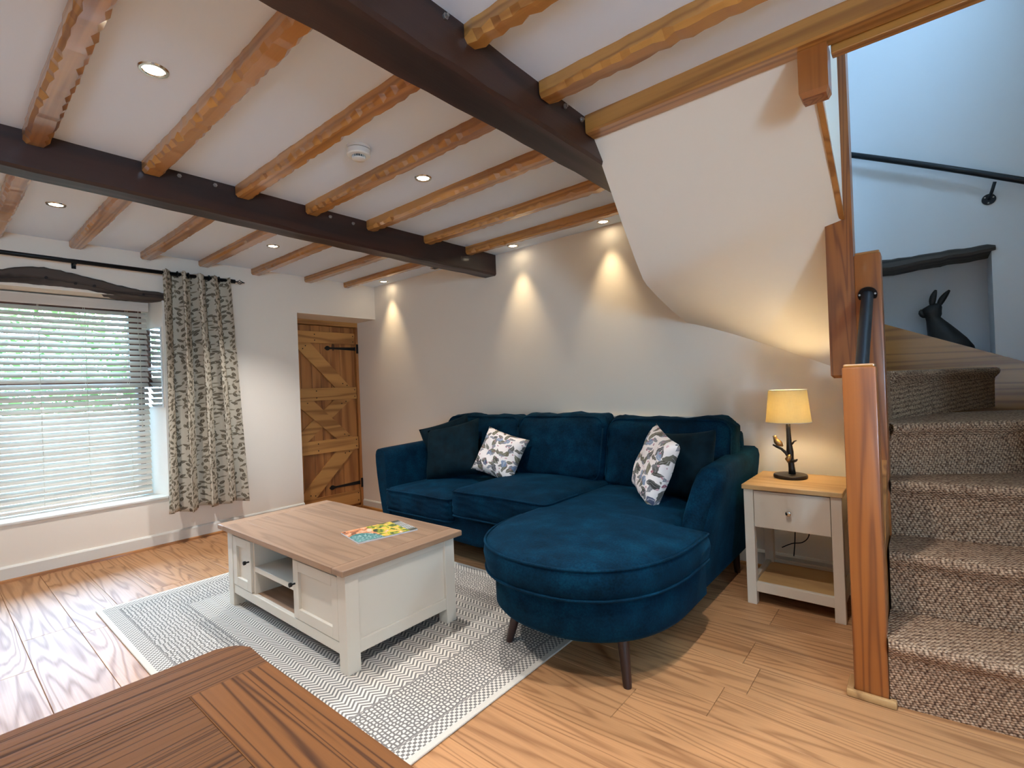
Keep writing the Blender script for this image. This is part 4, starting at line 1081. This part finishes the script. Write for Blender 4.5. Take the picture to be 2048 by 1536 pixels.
# lamp
LX, LY, LZ = -0.535, 2.825, 0.5785
la = thing('table_lamp', 'bronze branch table lamp with gold bird and cream linen shade, switched on', 'lamp', (LX, LY, LZ))
BZ = M['bronze']
MB().lathe([(0.074, 0), (0.077, 0.004), (0.077, 0.014), (0.073, 0.018), (0.02, 0.020)], 40).build('base', BZ, la, smooth=40, loc=(0, 0, 0))
def L_(m, n, mt=BZ): return m.build(n, mt, la, smooth=True, loc=(0, 0, 0))
L_(MB().tube([(0.008, 0, 0.016), (0.007, 0, 0.05), (0.004, 0, 0.09), (0.002, 0, 0.13), (0, 0, 0.17), (-0.001, 0, 0.22), (-0.002, 0, 0.262), (0, 0, 0.30)], [0.017, 0.0145, 0.0135, 0.0165, 0.0125, 0.0105, 0.010, 0.009], 14), 'trunk')
L_(MB().tube([(0.0, -0.004, 0.10), (-0.014, -0.010, 0.125), (-0.034, -0.014, 0.146), (-0.055, -0.016, 0.156), (-0.072, -0.017, 0.166)], [0.010, 0.008, 0.0065, 0.006, 0.004], 10), 'branch')
L_(MB().tube([(0.004, 0, 0.165), (0.016, -0.003, 0.176), (0.024, -0.004, 0.186), (0.034, -0.004, 0.190)], [0.007, 0.005, 0.0035, 0.002], 8), 'branch')
L_(MB().tube([(0.004, -0.003, 0.082), (0.018, -0.010, 0.086), (0.030, -0.012, 0.090), (0.036, -0.012, 0.097)], [0.011, 0.008, 0.006, 0.003], 8), 'branch')
bird = L_(MB().tube([(-0.025, -0.016, 0.160), (-0.034, -0.016, 0.168), (-0.046, -0.016, 0.176), (-0.055, -0.016, 0.186), (-0.060, -0.016, 0.198), (-0.0605, -0.016, 0.208), (-0.061, -0.016, 0.214)], [0.003, 0.012, 0.0165, 0.0145, 0.009, 0.0095, 0.004], 14), 'bird', M['brass'])
MB().tube([(-0.062, -0.018, 0.210), (-0.073, -0.020, 0.209)], [0.003, 0.0006], 8).build('beak', M['brass'], bird, smooth=True, loc=(0, 0, 0))
L_(MB().tube([(-0.004, -0.016, 0.078), (-0.006, -0.020, 0.095), (0.002, -0.018, 0.112), (0.004, -0.016, 0.120)], [0.004, 0.013, 0.010, 0.004], 12), 'bird', M['brass'])
SZ0, SZ1 = 0.283, 0.445
m = MB(); m.lathe([(0.1035, SZ0), (0.0995, SZ0+0.03), (0.0865, SZ1)], 48, cap0=False, cap1=False); m.lathe([(0.1020, SZ0), (0.0980, SZ0+0.03), (0.0850, SZ1)], 48, cap0=False, cap1=False)
L_(m, 'lamp_shade', M['shade'])
for rr, zz in ((0.1036, SZ0), (0.0866, SZ1)):
    L_(MB().tube([(rr*cos(2*pi*i/40), rr*sin(2*pi*i/40), zz) for i in range(41)], 0.0018, 6), 'shade_rim', M['cord'])
for q in range(3):
    a = 2*pi*q/3; L_(MB().tube([(0, 0, SZ1-0.02), (0.084*cos(a), 0.084*sin(a), SZ1-0.004)], 0.0015, 6), 'shade_spider', M['steel'])
M['bulb'] = emit('lit_bulb', (1.0, 0.80, 0.50), 30.0)
L_(MB().lathe([(0.002, 0.30), (0.010, 0.31), (0.021, 0.345), (0.019, 0.365), (0.008, 0.38), (0.001, 0.382)], 20), 'bulb', M['bulb'])
pl = bpy.data.lights.new('lamp_light', 'POINT'); pl.energy = 9.0; pl.color = (1.0, 0.80, 0.48); pl.shadow_soft_size = 0.024
plo = bpy.data.objects.new('lamp_light', pl); COL.objects.link(plo); plo.parent = la; plo.location = (0, 0, 0.352)
# lamp cord hanging behind the side table
cd = thing('lamp_cord', 'thin dark lamp cord looping below the side table drawer', 'cord', (-0.52, 3.0, 0.1))
cp_ = [(-0.505, 3.03, 0.56), (-0.505, 3.03, 0.42), (-0.515, 3.03, 0.36), (-0.535, 3.03, 0.335), (-0.545, 3.03, 0.345), (-0.530, 3.03, 0.362), (-0.512, 3.03, 0.345), (-0.495, 3.03, 0.29), (-0.50, 3.03, 0.23), (-0.53, 3.03, 0.195), (-0.58, 3.03, 0.18), (-0.63, 3.03, 0.15)]
cp2 = [(-0.57, 3.03, 0.56), (-0.57, 3.03, 0.40), (-0.562, 3.03, 0.30), (-0.565, 3.03, 0.20), (-0.575, 3.04, 0.11)]
def smoothpts(P, n=6):
    P = [Vector(p) for p in P]; out = []
    for i in range(len(P)-1):
        p0, p1, p2, p3 = P[max(0, i-1)], P[i], P[i+1], P[min(len(P)-1, i+2)]
        for k in range(n):
            t = k/n
            out.append(0.5*((2*p1)+(p2-p0)*t+(2*p0-5*p1+4*p2-p3)*t*t+(3*p1-p0-3*p2+p3)*t**3))
    return out+[P[-1]]
for P in (cp_, cp2): MB().tube(smoothpts(P), 0.0028, 6).build('cord_run', M['black'], cd, smooth=True)

# ------------------------------------------------------------------ dining table
dt = thing('dining_table', 'oak dining table with framed planked top and rounded corner', 'dining table', (0.1, -0.2, 0))
DX0, DX1, DYa, DYb, DZ = -0.722, 0.95, -0.62, 0.272, 0.770; TH = 0.024; BR = 0.088
def rcorner(x0, x1, y0, y1, r=0.028, n=6):
    P = []
    for cx_, cy_, a0 in ((x1-r, y1-r, 0), (x0+r, y1-r, pi/2), (x0+r, y0+r, pi), (x1-r, y0+r, 1.5*pi)):
        for i in range(n+1): a = a0+pi/2*i/n; P.append((cx_+r*cos(a), cy_+r*sin(a)))
    return P
def frame_board(pts, m, name):
    mm = MB(); mm.prism(pts, DZ-TH, DZ)
    outer = lambda v: v.co.x < DX0+BR*0.9 and (v.co.x < DX0+0.04 or v.co.y > DYb-0.04) or v.co.y > DYb-1e-4
    bmesh.ops.bevel(mm.bm, geom=[e for e in mm.bm.edges if all(v.co.z > DZ-1e-4 and (abs(v.co.x-DX0) < 0.031 and (v.co.x < DX0+1e-4 or v.co.y > DYb-0.031) or abs(v.co.y-DYb) < 1e-4) for v in e.verts)], offset=0.003, segments=2, affect='EDGES')
    return mm.build(name, m, dt, smooth=30)
r = 0.030
cornerL = [(DX0+r-r*cos(a), DYb-r+r*sin(a)) for a in [pi/2*i/8 for i in range(9)]]
frame_board([(DX0, DYa)] + cornerL + [(DX0+BR, DYb), (DX0+BR, DYa)], M['dine'], 'frame_board')
frame_board([(DX0+BR+0.0003, DYb-BR), (DX0+BR+0.0003, DYb), (DX1, DYb), (DX1, DYb-BR)], M['dine_x'], 'frame_board')
nb = 9; xs0, xs1 = DX0+BR, DX1
for i in range(nb):
    a = xs0+(xs1-xs0)*i/nb; b_ = xs0+(xs1-xs0)*(i+1)/nb
    obox('top_board', (a, b_, DYa, DYb-BR-0.0003, DZ-TH, DZ-0.0003), M['dine'], dt, 0.0004)
for lx in (DX0+0.05, DX1-0.12):
    for ly in (DYa+0.05, DYb-0.12): obox('leg', (lx, lx+0.07, ly, ly+0.07, 0, DZ-TH), M['dine'], dt, 0.004)
obox('apron', (DX0+0.07, DX1-0.07, DYb-0.075, DYb-0.055, DZ-TH-0.08, DZ-TH), M['dine_x'], dt); obox('apron', (DX0+0.075, DX0+0.095, DYa+0.1, DYb-0.1, DZ-TH-0.08, DZ-TH), M['dine'], dt)

# ------------------------------------------------------------------ outside
gr = struct(obox('ground', (-40, WO, -30, 30, -0.75, -0.55), M['tarmac']))
def leafblob(name, label, c, rad, n, seed, mat):
    R = random.Random(seed); vs = []; fs = []
    for i in range(n):
        while True:
            d = Vector((R.uniform(-1, 1), R.uniform(-1, 1), R.uniform(-1, 1)))
            if 0.2 < d.length < 1: break
        d = d.normalized()*(d.length**0.35)*(0.86+0.14*sin(d.x*7)*sin(d.y*6+d.z*5))
        p = Vector((c[0]+d.x*rad[0], c[1]+d.y*rad[1], c[2]+d.z*rad[2]))
        a = Vector((R.uniform(-1, 1), R.uniform(-1, 1), R.uniform(-1, 1))).normalized(); b_ = a.cross(Vector((R.uniform(-1, 1), R.uniform(-1, 1), R.uniform(-1, 1)))).normalized()
        s = R.uniform(0.06, 0.12); k = len(vs)
        vs += [p-a*s, p+b_*s*0.5, p+a*s, p-b_*s*0.5]; fs.append((k, k+1, k+2, k+3))
    me = bpy.data.meshes.new('foliage'); me.from_pydata([tuple(v) for v in vs], [], fs); me.materials.append(mat)
    t = thing(name, label, 'shrub', (c[0], c[1], -0.55))
    o = bpy.data.objects.new('foliage', me); COL.objects.link(o); o.parent = t; o.matrix_parent_inverse = Matrix.Translation(t.location).inverted()
    MB().tube([(c[0], c[1], -0.55), (c[0]+0.1, c[1], c[2]-rad[2]*0.3), (c[0], c[1]+0.1, c[2]+rad[2]*0.3)], [0.12, 0.09, 0.05], 8).build('trunk', M['bark'], t, smooth=True)
leafblob('hedge_shrub', 'leafy green bush seen through the upper part of the blind', (-11.0, 0.2, 1.7), (1.6, 3.0, 1.4), 5200, 1, M['leaf'])
leafblob('hedge_shrub', 'yellow-green bush beside the lane, seen through the blind towards the curtain', (-11.6, 5.4, 2.4), (1.5, 2.1, 1.7), 4200, 2, M['leaf'])
leafblob('hedge_shrub', 'green bush outside towards the far end of the lane', (-11.2, -5.4, 2.0), (1.6, 2.3, 1.6), 3000, 3, M['leaf'])
gw = MB().box(-9.35, -9.1, -12, 9, -0.55, 0.95, bev=0.02).build('garden_wall', M['render'])
tag(gw, 'low grey stone wall across the lane outside the window', 'wall')
